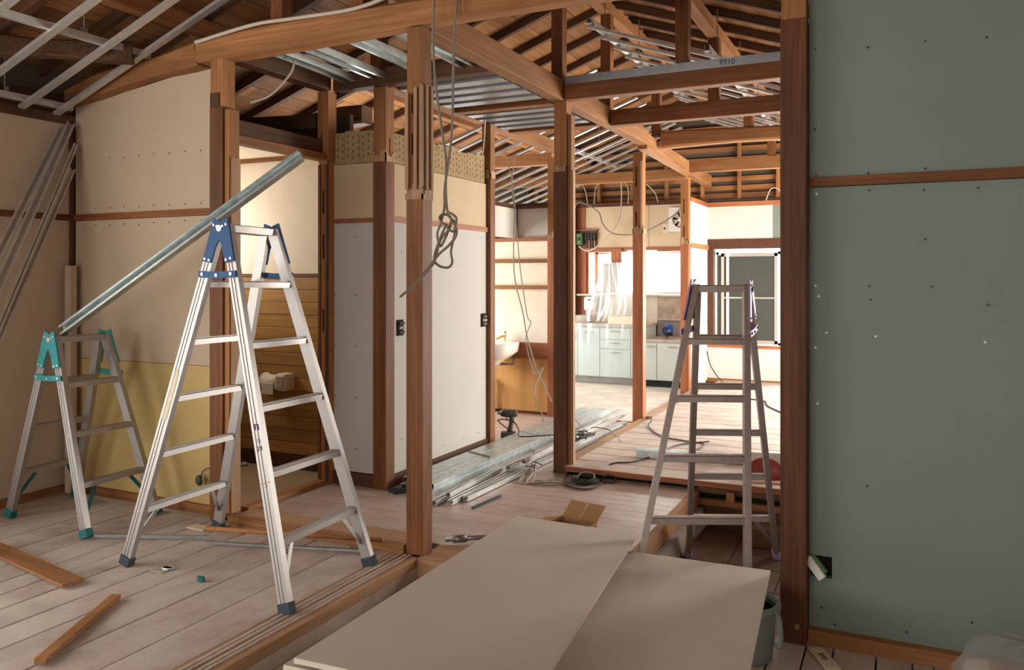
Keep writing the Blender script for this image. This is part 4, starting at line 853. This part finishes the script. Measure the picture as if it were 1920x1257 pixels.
# paper holder in the toilet
tp = thing('paper_holder', 'ivory toilet paper holder on the wooden toilet wall', 'paper holder', (-4.2, 4.7, .65))
G().lathe([(.062, -.008), (.066, 0), (.066, .012), (.05, .022), (0, .024)], (-4.335, 4.71, .64), 24, (0, -1, 0)).obj('wall_plate', 'ivory_plastic', tp, 0, True)
G().tube([(-4.32, 4.68, .64), (-4.13, 4.665, .645)], .055, 20).obj('roll_cover', 'ivory_plastic', tp, 0, True)
G().box(-4.17, -4.07, 4.60, 4.73, .585, .715).obj('side_housing', 'ivory_plastic', tp, .025)
G().box(-4.145, -4.085, 4.594, 4.60, .605, .695).obj('side_inset', 'dusty_grey', tp, .002)
G().box(-4.30, -4.19, 4.612, 4.62, .555, .64).obj('cutter_flap', 'ivory_plastic', tp, .003)
sl_ = thing('slipper', 'dark slipper on the toilet floor behind the left post', 'slipper', (-4.60, 4.45, 0))
p = onZ(450, 872, 0)
G().lathe([(.0, 0), (.085, 0), (.09, .012), (.085, .018), (0, .018)], p + Vector((-.04, 0, .0)), 20, (0, 0, 1), 1.2, .55).obj('sole', 'dusty_grey', sl_); G().lathe([(.08, .018), (.075, .04), (.04, .055), (0, .058)], p + Vector((-.055, 0, 0)), 18, (0, 0, 1), .9, .55).obj('upper', 'slipper', sl_, 0, True)
# wash basin
bs = thing('wash_basin', 'white wall hung wash basin in front of the orange panel', 'basin', (-3.84, 7.5, .7))
g = G(); n = 28; cx, cy = -3.845, 7.44
def ring(a, b_, z_, yo=0): g.v.extend(Vector((cx + a * math.copysign(abs(math.cos(2 * PI * j / n)) ** .6, math.cos(2 * PI * j / n)), min(cy + yo + b_ * math.copysign(abs(math.sin(2 * PI * j / n)) ** .7, math.sin(2 * PI * j / n)), 7.683), z_)) for j in range(n))
for a, b_, z_, yo in ((.06, .06, .50, .05), (.09, .08, .545, .04), (.19, .15, .60, .03), (.275, .225, .66, 0), (.285, .24, .735, 0), (.285, .24, .755, 0), (.265, .22, .758, 0), (.235, .16, .74, -.03), (.19, .12, .64, -.03), (.02, .02, .60, -.02)): ring(a, b_, z_, yo)
for i in range(9):
    for j in range(n): g.f.append((i * n + j, i * n + (j + 1) % n, (i + 1) * n + (j + 1) % n, (i + 1) * n + j))
g.f += [tuple(range(n))[::-1], tuple(range(9 * n, 10 * n))]
g.obj('bowl', 'porcelain', bs, 0, True)
G().tube(spline([(-3.76, 7.60, .755), (-3.76, 7.60, .80), (-3.765, 7.56, .81), (-3.79, 7.47, .785)], 5), .012, 10).obj('spout', 'gold', bs, 0, True)
G().lathe([(.012, 0), (.012, .03), (.022, .035), (.022, .055), (0, .06)], (-3.76, 7.61, .80), 12).obj('tap_handle', 'chrome', bs, 0, True)
G().tube(spline([(-3.845, 7.49, .51), (-3.845, 7.49, .40), (-3.845, 7.49, .28), (-3.87, 7.49, .235), (-3.915, 7.49, .235), (-3.93, 7.50, .28), (-3.93, 7.60, .33), (-3.93, 7.66, .33)], 5), .017, 10).obj('trap', 'pipe', bs, 0, True)
G().tube([(-3.67, 7.66, .62), (-3.67, 7.62, .52), (-3.82, 7.58, .515)], .012, 8).obj('supply_pipe', 'pipe', bs, 0, True)
tag(G().tube([(-3.92, 7.64, 0), (-3.92, 7.64, .36)], .02, 10).obj('drain_pipe', 'cable_dark', None, 0, True), 'black upright drain pipe below the wash basin', 'pipe')
# boxes for switches, hanging out of the walls
def backbox(label, cx_, cy_, cz_, ax, hh=.055):
    t = thing('switch_box', label, 'switch', (cx_, cy_, cz_)); a = Vector(ax); s = Vector((a.y, a.x, 0)) if abs(a.x) else Vector((1, 0, 0))
    c_ = Vector((cx_, cy_, cz_))
    G().bar(c_ - Vector((0, 0, hh)), c_ + Vector((0, 0, hh)), .075, .006, a).obj('box', 'dark_void', t)
    for k in (-.03, 0, .03): G().bar(c_ + a * .004 + s * -.02 + Vector((0, 0, k)), c_ + a * .02 + s * .02 + Vector((0, 0, k)), .018, .02).obj('rocker', 'driver_body' if k else 'dusty_grey', t, .003)
    return t
backbox('dark switch box at the far end of the white closet wall', -3.13, 5.93, 1.07, (1, 0, 0))
backbox('dark switch box between the closet post and the front post', -3.13, 4.70, 1.075, (1, 0, 0))
lo = thing('socket', 'loose socket dangling from the yellowish board by the left post', 'socket', (-3.77, 3.6, .26))
G().box(-3.745, -3.675, 3.614, 3.619, .20, .32).obj('hole', 'dark_void', lo); G().tube(spline([(-3.71, 3.61, .27), (-3.75, 3.57, .28), (-3.80, 3.58, .25), (-3.815, 3.58, .215)], 5), .006, 6).obj('wire', 'cable', lo)
G().lathe([(.032, 0), (.03, .018), (.014, .028), (0, .03)], (-3.815, 3.58, .20), 14, (-.4, -.8, -.1)).obj('fitting', 'driver_body', lo, 0, True)
lo2 = thing('socket', 'loose white socket tilting out of the hole in the green wall', 'socket', (-.32, 3.6, .2))
c_ = Vector((-.335, 3.605, .205)); dd = Vector((.065, -.02, -.075)).normalized()
G().bar(c_ - dd * .05, c_ + dd * .05, .034, .03, (0, -1, 0)).obj('body', 'white_plastic', lo2, .004); G().bar(c_ - dd * .045 + Vector((.01, .02, .012)), c_ + dd * .045 + Vector((.01, .02, .012)), .03, .03, (0, -1, 0)).obj('back', 'green_device', lo2, .002)
G().tube(spline([c_ + Vector((.02, .03, .02)), c_ + Vector((.035, .02, .045)), c_ + Vector((.01, .045, .055))], 5), .003, 6).obj('wire', 'cable_dark', lo2)

# ---------------------------------------------------------------- kitchen
KY = 10.27
def door(x0, x1, z0, z1, parent, hz, name='door', horiz=True):
    d_ = G().box(x0 + .002, x1 - .002, KY - .018, KY, z0 + .002, z1 - .002).obj(name, 'cabinet', parent, .003)
    xm = (x0 + x1) / 2; ln = min(.06, (x1 - x0) * .3)
    G().tube(spline([(xm - ln, KY - .018, hz), (xm - ln * .8, KY - .04, hz), (xm + ln * .8, KY - .04, hz), (xm + ln, KY - .018, hz)], 4), .006, 6).obj('handle', 'gold', d_, 0, True)
    return d_
kc = thing('sink_cabinet', 'tall pale blue kitchen base cabinet with doors and drawers under film', 'cabinet', (-3.6, KY, 0))
G().box(-4.12, -3.06, KY, 10.87, .10, .765).obj('body', 'cabinet', kc); G().box(-4.12, -3.06, KY + .05, 10.87, 0, .10).obj('kick_board', 'kick_grey', kc)
door(-4.12, -3.975, .10, .75, kc, .69); door(-3.97, -3.66, .10, .75, kc, .69)
for a, b_ in ((.60, .75), (.475, .595), (.10, .47)): door(-3.655, -3.23, a, b_, kc, b_ - .04, 'drawer')
door(-3.225, -3.065, .10, .75, kc, .69)
tag(G().box(-4.13, -3.05, KY - .03, 10.88, .765, .80).obj('worktop', 'worktop', None, .004), 'worn worktop on the tall pale blue cabinet', 'worktop')
kr = thing('stove_cabinet', 'low pale blue kitchen cabinet with two doors and black kick board', 'cabinet', (-2.75, KY, 0))
G().box(-3.045, -2.46, KY, 10.87, .09, .585).obj('body', 'cabinet', kr); G().box(-3.045, -2.46, KY + .02, 10.87, 0, .09).obj('kick_board', 'kick', kr)
door(-3.045, -2.88, .09, .575, kr, .53); door(-2.875, -2.47, .09, .575, kr, .53)
tag(G().box(-3.048, -2.455, KY - .02, 10.87, .585, .62).obj('worktop', 'worktop', None, .004), 'stained low worktop on the two door cabinet', 'worktop')
# water heater under a plastic sheet
wh_ = thing('water_heater', 'white wall water heater wrapped in plastic before the kitchen window', 'water heater', (-3.64, 10.75, 1.2))
G().box(-3.79, -3.50, 10.66, 10.86, 1.22, 1.62).obj('casing', 'boiler', wh_, .03)
G().box(-3.70, -3.55, 10.845, 10.868, 1.62, 1.83).obj('flue_board', 'red_z', wh_)
G().tube(spline([(-3.42, 10.82, 1.20), (-3.36, 10.80, 1.02), (-3.30, 10.80, .95), (-3.22, 10.82, .93)], 6), .012, 8).obj('hose', 'cable_light', wh_, 0, True)
pf = thing('plastic_sheet', 'crumpled clear plastic sheet hanging from the water heater over the sink', 'plastic sheet', (-3.6, 10.4, .8))
def drape(name, rows, n=26, amp=.02, seed=1, mat='plastic_film'):
    g = G(); rnd = random.Random(seed); ph = [rnd.random() * 6 for _ in range(6)]
    for i, (xa, xb, y_, z_) in enumerate(rows):
        for j in range(n):
            t = j / (n - 1); q = amp * (math.sin(t * 17 + ph[0] + i * .35) + .6 * math.sin(t * 31 + ph[1] - i * .5) + .4 * math.sin(t * 53 + ph[2]))
            g.v.append(Vector((xa + (xb - xa) * t + q * .3, y_ + q, z_ + .3 * q * math.sin(i))))
    for i in range(len(rows) - 1):
        for j in range(n - 1): g.f.append((i * n + j, i * n + j + 1, (i + 1) * n + j + 1, (i + 1) * n + j))
    return g.obj(name, mat, pf, 0, True)
drape('upper_drape', [(-3.81, -3.49, 10.645, 1.63), (-3.82, -3.46, 10.63, 1.5), (-3.84, -3.40, 10.61, 1.35), (-3.90, -3.32, 10.58, 1.2), (-3.93, -3.28, 10.54, 1.05), (-3.95, -3.30, 10.50, .92), (-3.92, -3.45, 10.46, .82)], 30, .018, 3)
drape('window_drape', [(-3.46, -3.02, 10.80, 1.80), (-3.47, -3.08, 10.79, 1.6), (-3.48, -3.12, 10.78, 1.4), (-3.5, -3.16, 10.77, 1.22)], 24, .012, 8)
drape('lower_drape', [(-4.14, -3.10, KY - .045, .81), (-4.14, -3.10, KY - .06, .76), (-4.14, -3.12, KY - .07, .55), (-4.12, -3.15, KY - .075, .35), (-4.12, -3.18, KY - .08, .16), (-4.1, -3.1, KY - .11, .04)], 40, .010, 5, 'film_light')
drape('loose_fold', [(-4.0, -3.90, KY - .10, .81), (-4.02, -3.88, KY - .11, .70), (-3.98, -3.93, KY - .10, .58)], 12, .012, 11)
tag(G().box(-3.56, -3.06, 10.30, 10.50, .80, .905).obj('wooden_tray', 'cream_pale', None, .004), 'cream coloured board box standing on the tall worktop', 'box')
tag(G().box(-4.10, -3.90, 10.50, 10.86, .80, .90).box(-4.09, -3.91, 10.49, 10.50, .82, .83).obj('basin_tub', 'dusty_grey', None, .006), 'grey tray at the left end of the tall worktop', 'tray')
cv = thing('wall_cabinet_cover', 'white wrapped object hanging below the window ledge at the left', 'cover', (-4.05, 10.8, 1.0))
G().box(-4.09, -3.90, 10.78, 10.88, .95, 1.15).obj('wrap', 'boiler', cv, .03); G().box(-4.02, -3.90, 10.765, 10.78, 1.10, 1.115).obj('bracket', 'cable_dark', cv)
# blue tripod laser
lz = thing('laser_level', 'small blue laser level on a stand on the low worktop', 'laser level', (-2.76, 10.42, .62))
Lc = Vector((-2.765, 10.42, .62))
for k in range(3): a = k * 2.09 + .3; G().bar(Lc + Vector((0, 0, .05)), Lc + Vector((.075 * math.cos(a), .075 * math.sin(a), .006)), .018, .012).obj('leg', 'gold', lz)
G().lathe([(.055, .045), (.058, .06), (.03, .07), (0, .07)], Lc, 16).obj('base', 'black_plastic', lz)
G().lathe([(.045, .07), (.058, .085), (.06, .13), (.05, .175), (.03, .195), (0, .2)], Lc, 18).obj('housing', 'motor_blue', lz, 0, True)
G().tube(spline([Lc + Vector((-.05, -.045, .07)), Lc + Vector((-.06, -.06, .12)), Lc + Vector((-.03, -.065, .155)), Lc + Vector((.0, -.065, .13)), Lc + Vector((.01, -.065, .09))], 4), .01, 8).obj('handle_loop', 'black_plastic', lz, 0, True)
G().lathe([(.018, 0), (.016, .01), (0, .012)], Lc + Vector((.01, -.058, .11)), 12, (0, -1, 0)).obj('lens', 'white_plastic', lz)
# extractor fan, fuse board, outlet
fn = thing('extractor_fan', 'white square extractor fan high on the kitchen wall', 'fan', (-2.75, 10.88, 2.2)); Fc = Vector((-2.72, 10.875, 2.21))
g = G(); n = 32
for rr, yy in ((.128, 0), (.128, -.02), (.112, -.02), (.112, .03)): g.v.extend(Fc + Vector((rr * math.cos(2 * PI * j / n), yy, rr * math.sin(2 * PI * j / n))) for j in range(n))
for i in range(3):
    for j in range(n): g.f.append((i * n + j, i * n + (j + 1) % n, (i + 1) * n + (j + 1) % n, (i + 1) * n + j))
g.obj('ring', 'white_plastic', fn)
g = G(); sq = [Fc + Vector((.165 * max(-1, min(1, 1.42 * math.cos(2 * PI * j / n))), .0, .165 * max(-1, min(1, 1.42 * math.sin(2 * PI * j / n))))) for j in range(n)]; ci = [Fc + Vector((.125 * math.cos(2 * PI * j / n), 0, .125 * math.sin(2 * PI * j / n))) for j in range(n)]
g.v = sq + ci + [p + Vector((0, -.012, 0)) for p in sq] + [p + Vector((0, -.012, 0)) for p in ci]
for j in range(n):
    k = (j + 1) % n; g.f += [(j, k, n + k, n + j), (2 * n + j, 2 * n + k, 3 * n + k, 3 * n + j), (j, k, 2 * n + k, 2 * n + j)]
g.obj('frame', 'white_plastic', fn)
G().lathe([(.112, 0), (0, .001)], Fc + Vector((0, .014, 0)), 24, (0, -1, 0)).obj('recess', 'dark_void', fn)
for k in range(6):
    a = k * PI / 3; e1 = Vector((math.cos(a), 0, math.sin(a))); e2 = Vector((math.cos(a + .72), 0, math.sin(a + .72)))
    q = [Fc + e1 * .03, Fc + e1 * .108, Fc + e2 * .105 + Vector((0, -.016, 0)), Fc + e2 * .03 + Vector((0, -.008, 0))]; G().hexa(q + [p + Vector((0, -.004, 0)) for p in q]).obj('blade', 'fan_blade', fn)
G().lathe([(.036, 0), (.034, .02), (.02, .03), (0, .032)], Fc + Vector((0, .0, 0)), 16, (0, -1, 0)).obj('hub', 'white_plastic', fn, 0, True)
fb = thing('fuse_board', 'old wooden fuse board with green breaker and black fuses on kitchen wall', 'fuse board', (-4.07, 10.88, 1.97))
G().box(-4.21, -3.92, 10.865, 10.89, 1.845, 2.10).obj('back_board', 'dark_trim', fb, .003); G().box(-4.22, -3.91, 10.84, 10.89, 2.09, 2.105).obj('top_lip', 'red_x', fb)
G().box(-4.205, -4.12, 10.80, 10.865, 1.89, 2.05).obj('breaker', 'green_device', fb, .006); G().box(-4.185, -4.15, 10.79, 10.80, 1.95, 1.99).obj('breaker_lever', 'black_plastic', fb)
for i in range(4):
    x = -4.09 + i * .042; G().box(x, x + .034, 10.83, 10.865, 1.95, 2.05).obj('fuse', 'black_plastic', fb, .004); G().tube([(x + .017, 10.85, 1.95), (x + .02, 10.852, 1.85)], .005, 6).obj('fuse_wire', 'cable_light' if i % 2 else 'red_z', fb)
ol = thing('socket', 'cream wall socket beside the extractor fan', 'socket', (-2.93, 10.88, 2.09)); G().box(-2.975, -2.885, 10.875, 10.89, 2.03, 2.16).obj('plate', 'ivory_plastic', ol, .004); G().box(-2.955, -2.935, 10.872, 10.875, 2.08, 2.11).obj('slot', 'black_plastic', ol)

# ================================================================== CABLES
def cable(pts, r, mat, label, n=8, cat='cable'): return tag(G().tube(spline(pts, n), r, 6).obj('cable', mat, None, 0, True), label, cat)
T = 4.0
hb = thing('cable_bundle', 'knotted bundle of grey cable hanging beside the front post', 'cable', at(838, 430, T))
G().tube(spline([at(815, -10, T), at(812, 60, T), at(816, 150, T), at(828, 240, T), at(836, 300, T), at(836, 360, T), at(840, 400, T), at(852, 418, T), at(856, 440, T - .02), at(842, 460, T - .03), at(822, 478, T - .04), at(806, 500, T - .06), at(790, 518, T - .1), at(768, 542, T - .14), at(750, 557, T - .17)], 8), .0065, 7).obj('strand', 'cable', hb, 0, True)
G().tube(spline([at(858, -10, T), at(853, 50, T), at(850, 130, T), at(848, 230, T), at(842, 300, T), at(834, 350, T), at(833, 390, T), at(826, 420, T - .01), at(820, 440, T), at(826, 462, T + .01), at(838, 440, T), at(848, 415, T - .01), at(855, 425, T), at(846, 470, T), at(848, 492, T), at(840, 502, T), at(822, 498, T), at(814, 482, T), at(828, 440, T - .01), at(838, 420, T - .02)], 8), .0065, 7).obj('strand', 'cable', hb, 0, True)
G().tube(spline([at(838, 398, T), at(848, 402, T - .02), at(856, 412, T - .02), at(850, 434, T - .02), at(836, 424, T - .03), at(824, 410, T - .02), at(832, 402, T), at(846, 410, T + .01), at(840, 432, T - .02), at(826, 450, T), at(815, 490, T), at(803, 505, T - .03), at(792, 516, T - .04)], 8), .0065, 7).obj('loop', 'cable', hb, 0, True)
G().tube([at(804, 504, T - .05), at(792, 517, T - .07)], .009, 6).obj('black_tail', 'cable_dark', hb)
cable([(-3.74, 3.47, 2.80), (-3.3, 3.475, 2.845), (-3.0, 3.475, 2.84), (-2.6, 3.475, 2.835), (-2.35, 3.47, 2.88), (-2.25, 3.46, 2.96), (-2.0, 3.46, 3.0)], .011, 'cable_light', 'pale cable draped along the log beam over the ladder room')
cable([(-3.50, 3.66, 2.46), (-3.42, 3.75, 2.52), (-3.36, 3.85, 2.66), (-3.37, 3.9, 2.76)], .007, 'cable_light', 'short pale wire by the left post under the roof')
cable([onY(947, 286, 7.2), onY(958, 330, 7.2), onY(965, 390, 7.2), onY(963, 450, 7.2), onY(965, 520, 7.2), onY(980, 585, 7.1), onY(988, 630, 7.0), onY(1005, 690, 6.9), onY(1024, 730, 6.8), onY(1035, 755, 6.6)], .006, 'cable', 'thin wire hanging from the roof before the wash basin, left one')
cable([onY(967, 286, 7.25), onY(960, 350, 7.25), onY(968, 420, 7.25), onY(975, 500, 7.2), onY(988, 590, 7.15), onY(995, 605, 7.1), onY(986, 640, 7.1), onY(1003, 700, 7.0), onY(1018, 690, 6.9), onY(1003, 730, 6.7), onY(1010, 760, 6.6), onZ(1018, 790, .005), onZ(1000, 850, .005)], .005, 'cable', 'thin looping wire hanging before the orange panel, right one')
cable([onY(910, 222, 5.8), onY(906, 280, 5.9), onY(900, 310, 5.95)], .006, 'cable_light', 'short pale wire near the top of the closet end post')
K = 10.7
cable([onY(1076, 470, K), onY(1080, 384, K), onY(1120, 396, K), onY(1130, 420, K), onY(1150, 438, K), onY(1190, 440, K), onY(1215, 432, 10.4), onY(1255, 410, 10.3), onY(1278, 385, 10.2), onY(1278, 340, 10.1)], .009, 'cable', 'wire looping across the kitchen wall toward the fan')
cable([onY(1165, 340, K), onY(1164, 395, K), onY(1150, 430, K), onY(1120, 462, K), onY(1100, 470, K), onY(1085, 462, K)], .009, 'cable_light', 'pale wire drooping to the fuse board')
cable([onY(1092, 345, 10.83), onY(1098, 360, 10.83), onY(1102, 382, 10.83)], .007, 'cable_light', 'short pale wire end left of the gable wiring')
cable([onY(1114, 382, 10.83), onY(1118, 350, 10.83), onY(1135, 342, 10.83), onY(1160, 338, 10.83), onY(1185, 340, 10.83)], .007, 'cable_light', 'pale wire arching below the far gable')
cable([onY(1170, 340, 10.83), onY(1178, 355, 10.83), onY(1178, 382, 10.83)], .007, 'cable_light', 'short pale wire hanging in the middle below the far gable')
cable([onY(1212, 345, 10.83), onY(1228, 362, 10.83), onY(1234, 380, 10.83)], .007, 'cable_light', 'short pale wire hanging right below the far gable')
cable([onY(1436, 376, 10.852), onY(1445, 355, 10.852), onY(1458, 354, 10.852), onY(1472, 370, 10.852)], .008, 'cable_light', 'pale wire hoop above the lintel of the back window')
cable([onY(1325, 655, 10.84), onY(1332, 685, 10.8), onY(1350, 712, 10.7), onY(1372, 730, 10.5)], .007, 'cable_dark', 'dark wire curving down the white wall below the back window')
zf = .072
cable([onZ(1080, 860, .012), onZ(1060, 905, .008), onZ(1100, 918, .008), onZ(1128, 905, .01), onZ(1124, 890, .01), onZ(1148, 870, zf), onZ(1190, 866, zf), onZ(1240, 850, zf), onZ(1270, 835, zf), onZ(1330, 828, zf)], .006, 'cable_dark', 'dark cable running from the coil up onto the raised floor')
cable([onZ(1212, 782, .066), onZ(1222, 788, zf + .02), onZ(1216, 800, zf), onZ(1240, 818, zf), onZ(1290, 828, zf), onZ(1320, 832, zf), onZ(1300, 845, zf), onZ(1230, 852, zf)], .006, 'cable_dark', 'dark cable wandering over the raised floor behind the purple ladder')
cable([onZ(1270, 752, zf), onZ(1330, 752, zf), onZ(1370, 746, zf), onZ(1430, 752, zf), onZ(1440, 762, zf), onZ(1470, 776, zf)], .007, 'cable_dark', 'dark cable on the far part of the raised floor')
coil = thing('cable_coil', 'dark coil of cable on the hall floor before the raised floor', 'cable coil', (-1.99, 5.28, 0))
for k in range(7):
    r_ = .075 + .006 * (k % 3); zz = .008 + .009 * (k // 2); a0_ = k * .7
    G().tube([(-1.99 + r_ * math.cos(a0_ + 2 * PI * j / 24) + .006 * math.sin(k * 3), 5.27 + r_ * math.sin(a0_ + 2 * PI * j / 24), zz + .003 * math.sin(j + k)) for j in range(25)], .006, 6).obj('turn', 'cable_dark', coil, 0, True)
G().tube(spline([(-2.04, 5.24, .03), (-2.02, 5.30, .06), (-1.95, 5.33, .055), (-1.92, 5.27, .03)], 5), .006, 6).obj('loose_end', 'cable', coil, 0, True)
tag(G().tube([(-1.85 + .055 * math.cos(2 * PI * j / 20), 5.36 + .045 * math.sin(2 * PI * j / 20), .007 + .03 * max(0, math.sin(2 * PI * j / 20))) for j in range(21)], .005, 6).obj('cable_loop', 'cable_dark', None, 0, True), 'single small loop of dark cable beside the coil', 'cable loop')
tg = thing('cable_tangle', 'tangle of brownish cables on the hall floor left of the coil', 'cable tangle', (-2.3, 5.2, 0))
rnd = random.Random(5)
for k in range(6):
    a = rnd.uniform(-.08, .08); pts = [(-2.45 + a, 5.34 + rnd.uniform(-.05, .1), .05), (-2.40 + rnd.uniform(-.05, .05), 5.27 + a, .06 + .02 * rnd.random()), (-2.36 + rnd.uniform(-.04, .06), 5.12 + rnd.uniform(-.08, .06), .01), (-2.25 + rnd.uniform(-.05, .08), 5.10 + rnd.uniform(-.06, .08), .008), (-2.12 + rnd.uniform(-.03, .05), 5.22 + rnd.uniform(-.06, .06), .01)]
    G().tube(spline(pts, 8), .0045, 6).obj('strand', 'cable' if k % 2 else 'cable_light', tg, 0, True)
tg2 = thing('wire_tangle', 'tangle of dark wire lying on the studs behind the middle post', 'cable tangle', (-2.4, 6.2, .08))
for k in range(4):
    pts = [(-2.42 + rnd.uniform(-.09, .09), 6.25 + rnd.uniform(-.22, .22), .085 + rnd.uniform(0, .05)) for _ in range(9)]
    G().tube(spline(pts, 6), .004, 5).obj('strand', 'cable_dark', tg2, 0, True)
cable([(-3.12, 6.36, .10), (-3.18, 6.30, .18), (-3.1, 6.42, .16), (-2.98, 6.30, .105), (-2.88, 6.1, .10), (-2.72, 6.2, .10), (-2.45, 6.55, .10)], .006, 'cable_dark', 'dark cable crossing the channel stack near the impact driver')
cable([(-3.08, 6.62, .012), (-3.16, 6.9, .006), (-3.1, 7.3, .006), (-2.97, 7.5, .105)], .005, 'cable', 'thin cable on the floor below the orange panel')
cable([onZ(1072, 775, .1), onZ(1090, 800, .09), onZ(1120, 802, .08), onZ(1145, 808, .06), onZ(1165, 830, .062)], .006, 'cable', 'cable crossing the pale floor sill behind the middle post')
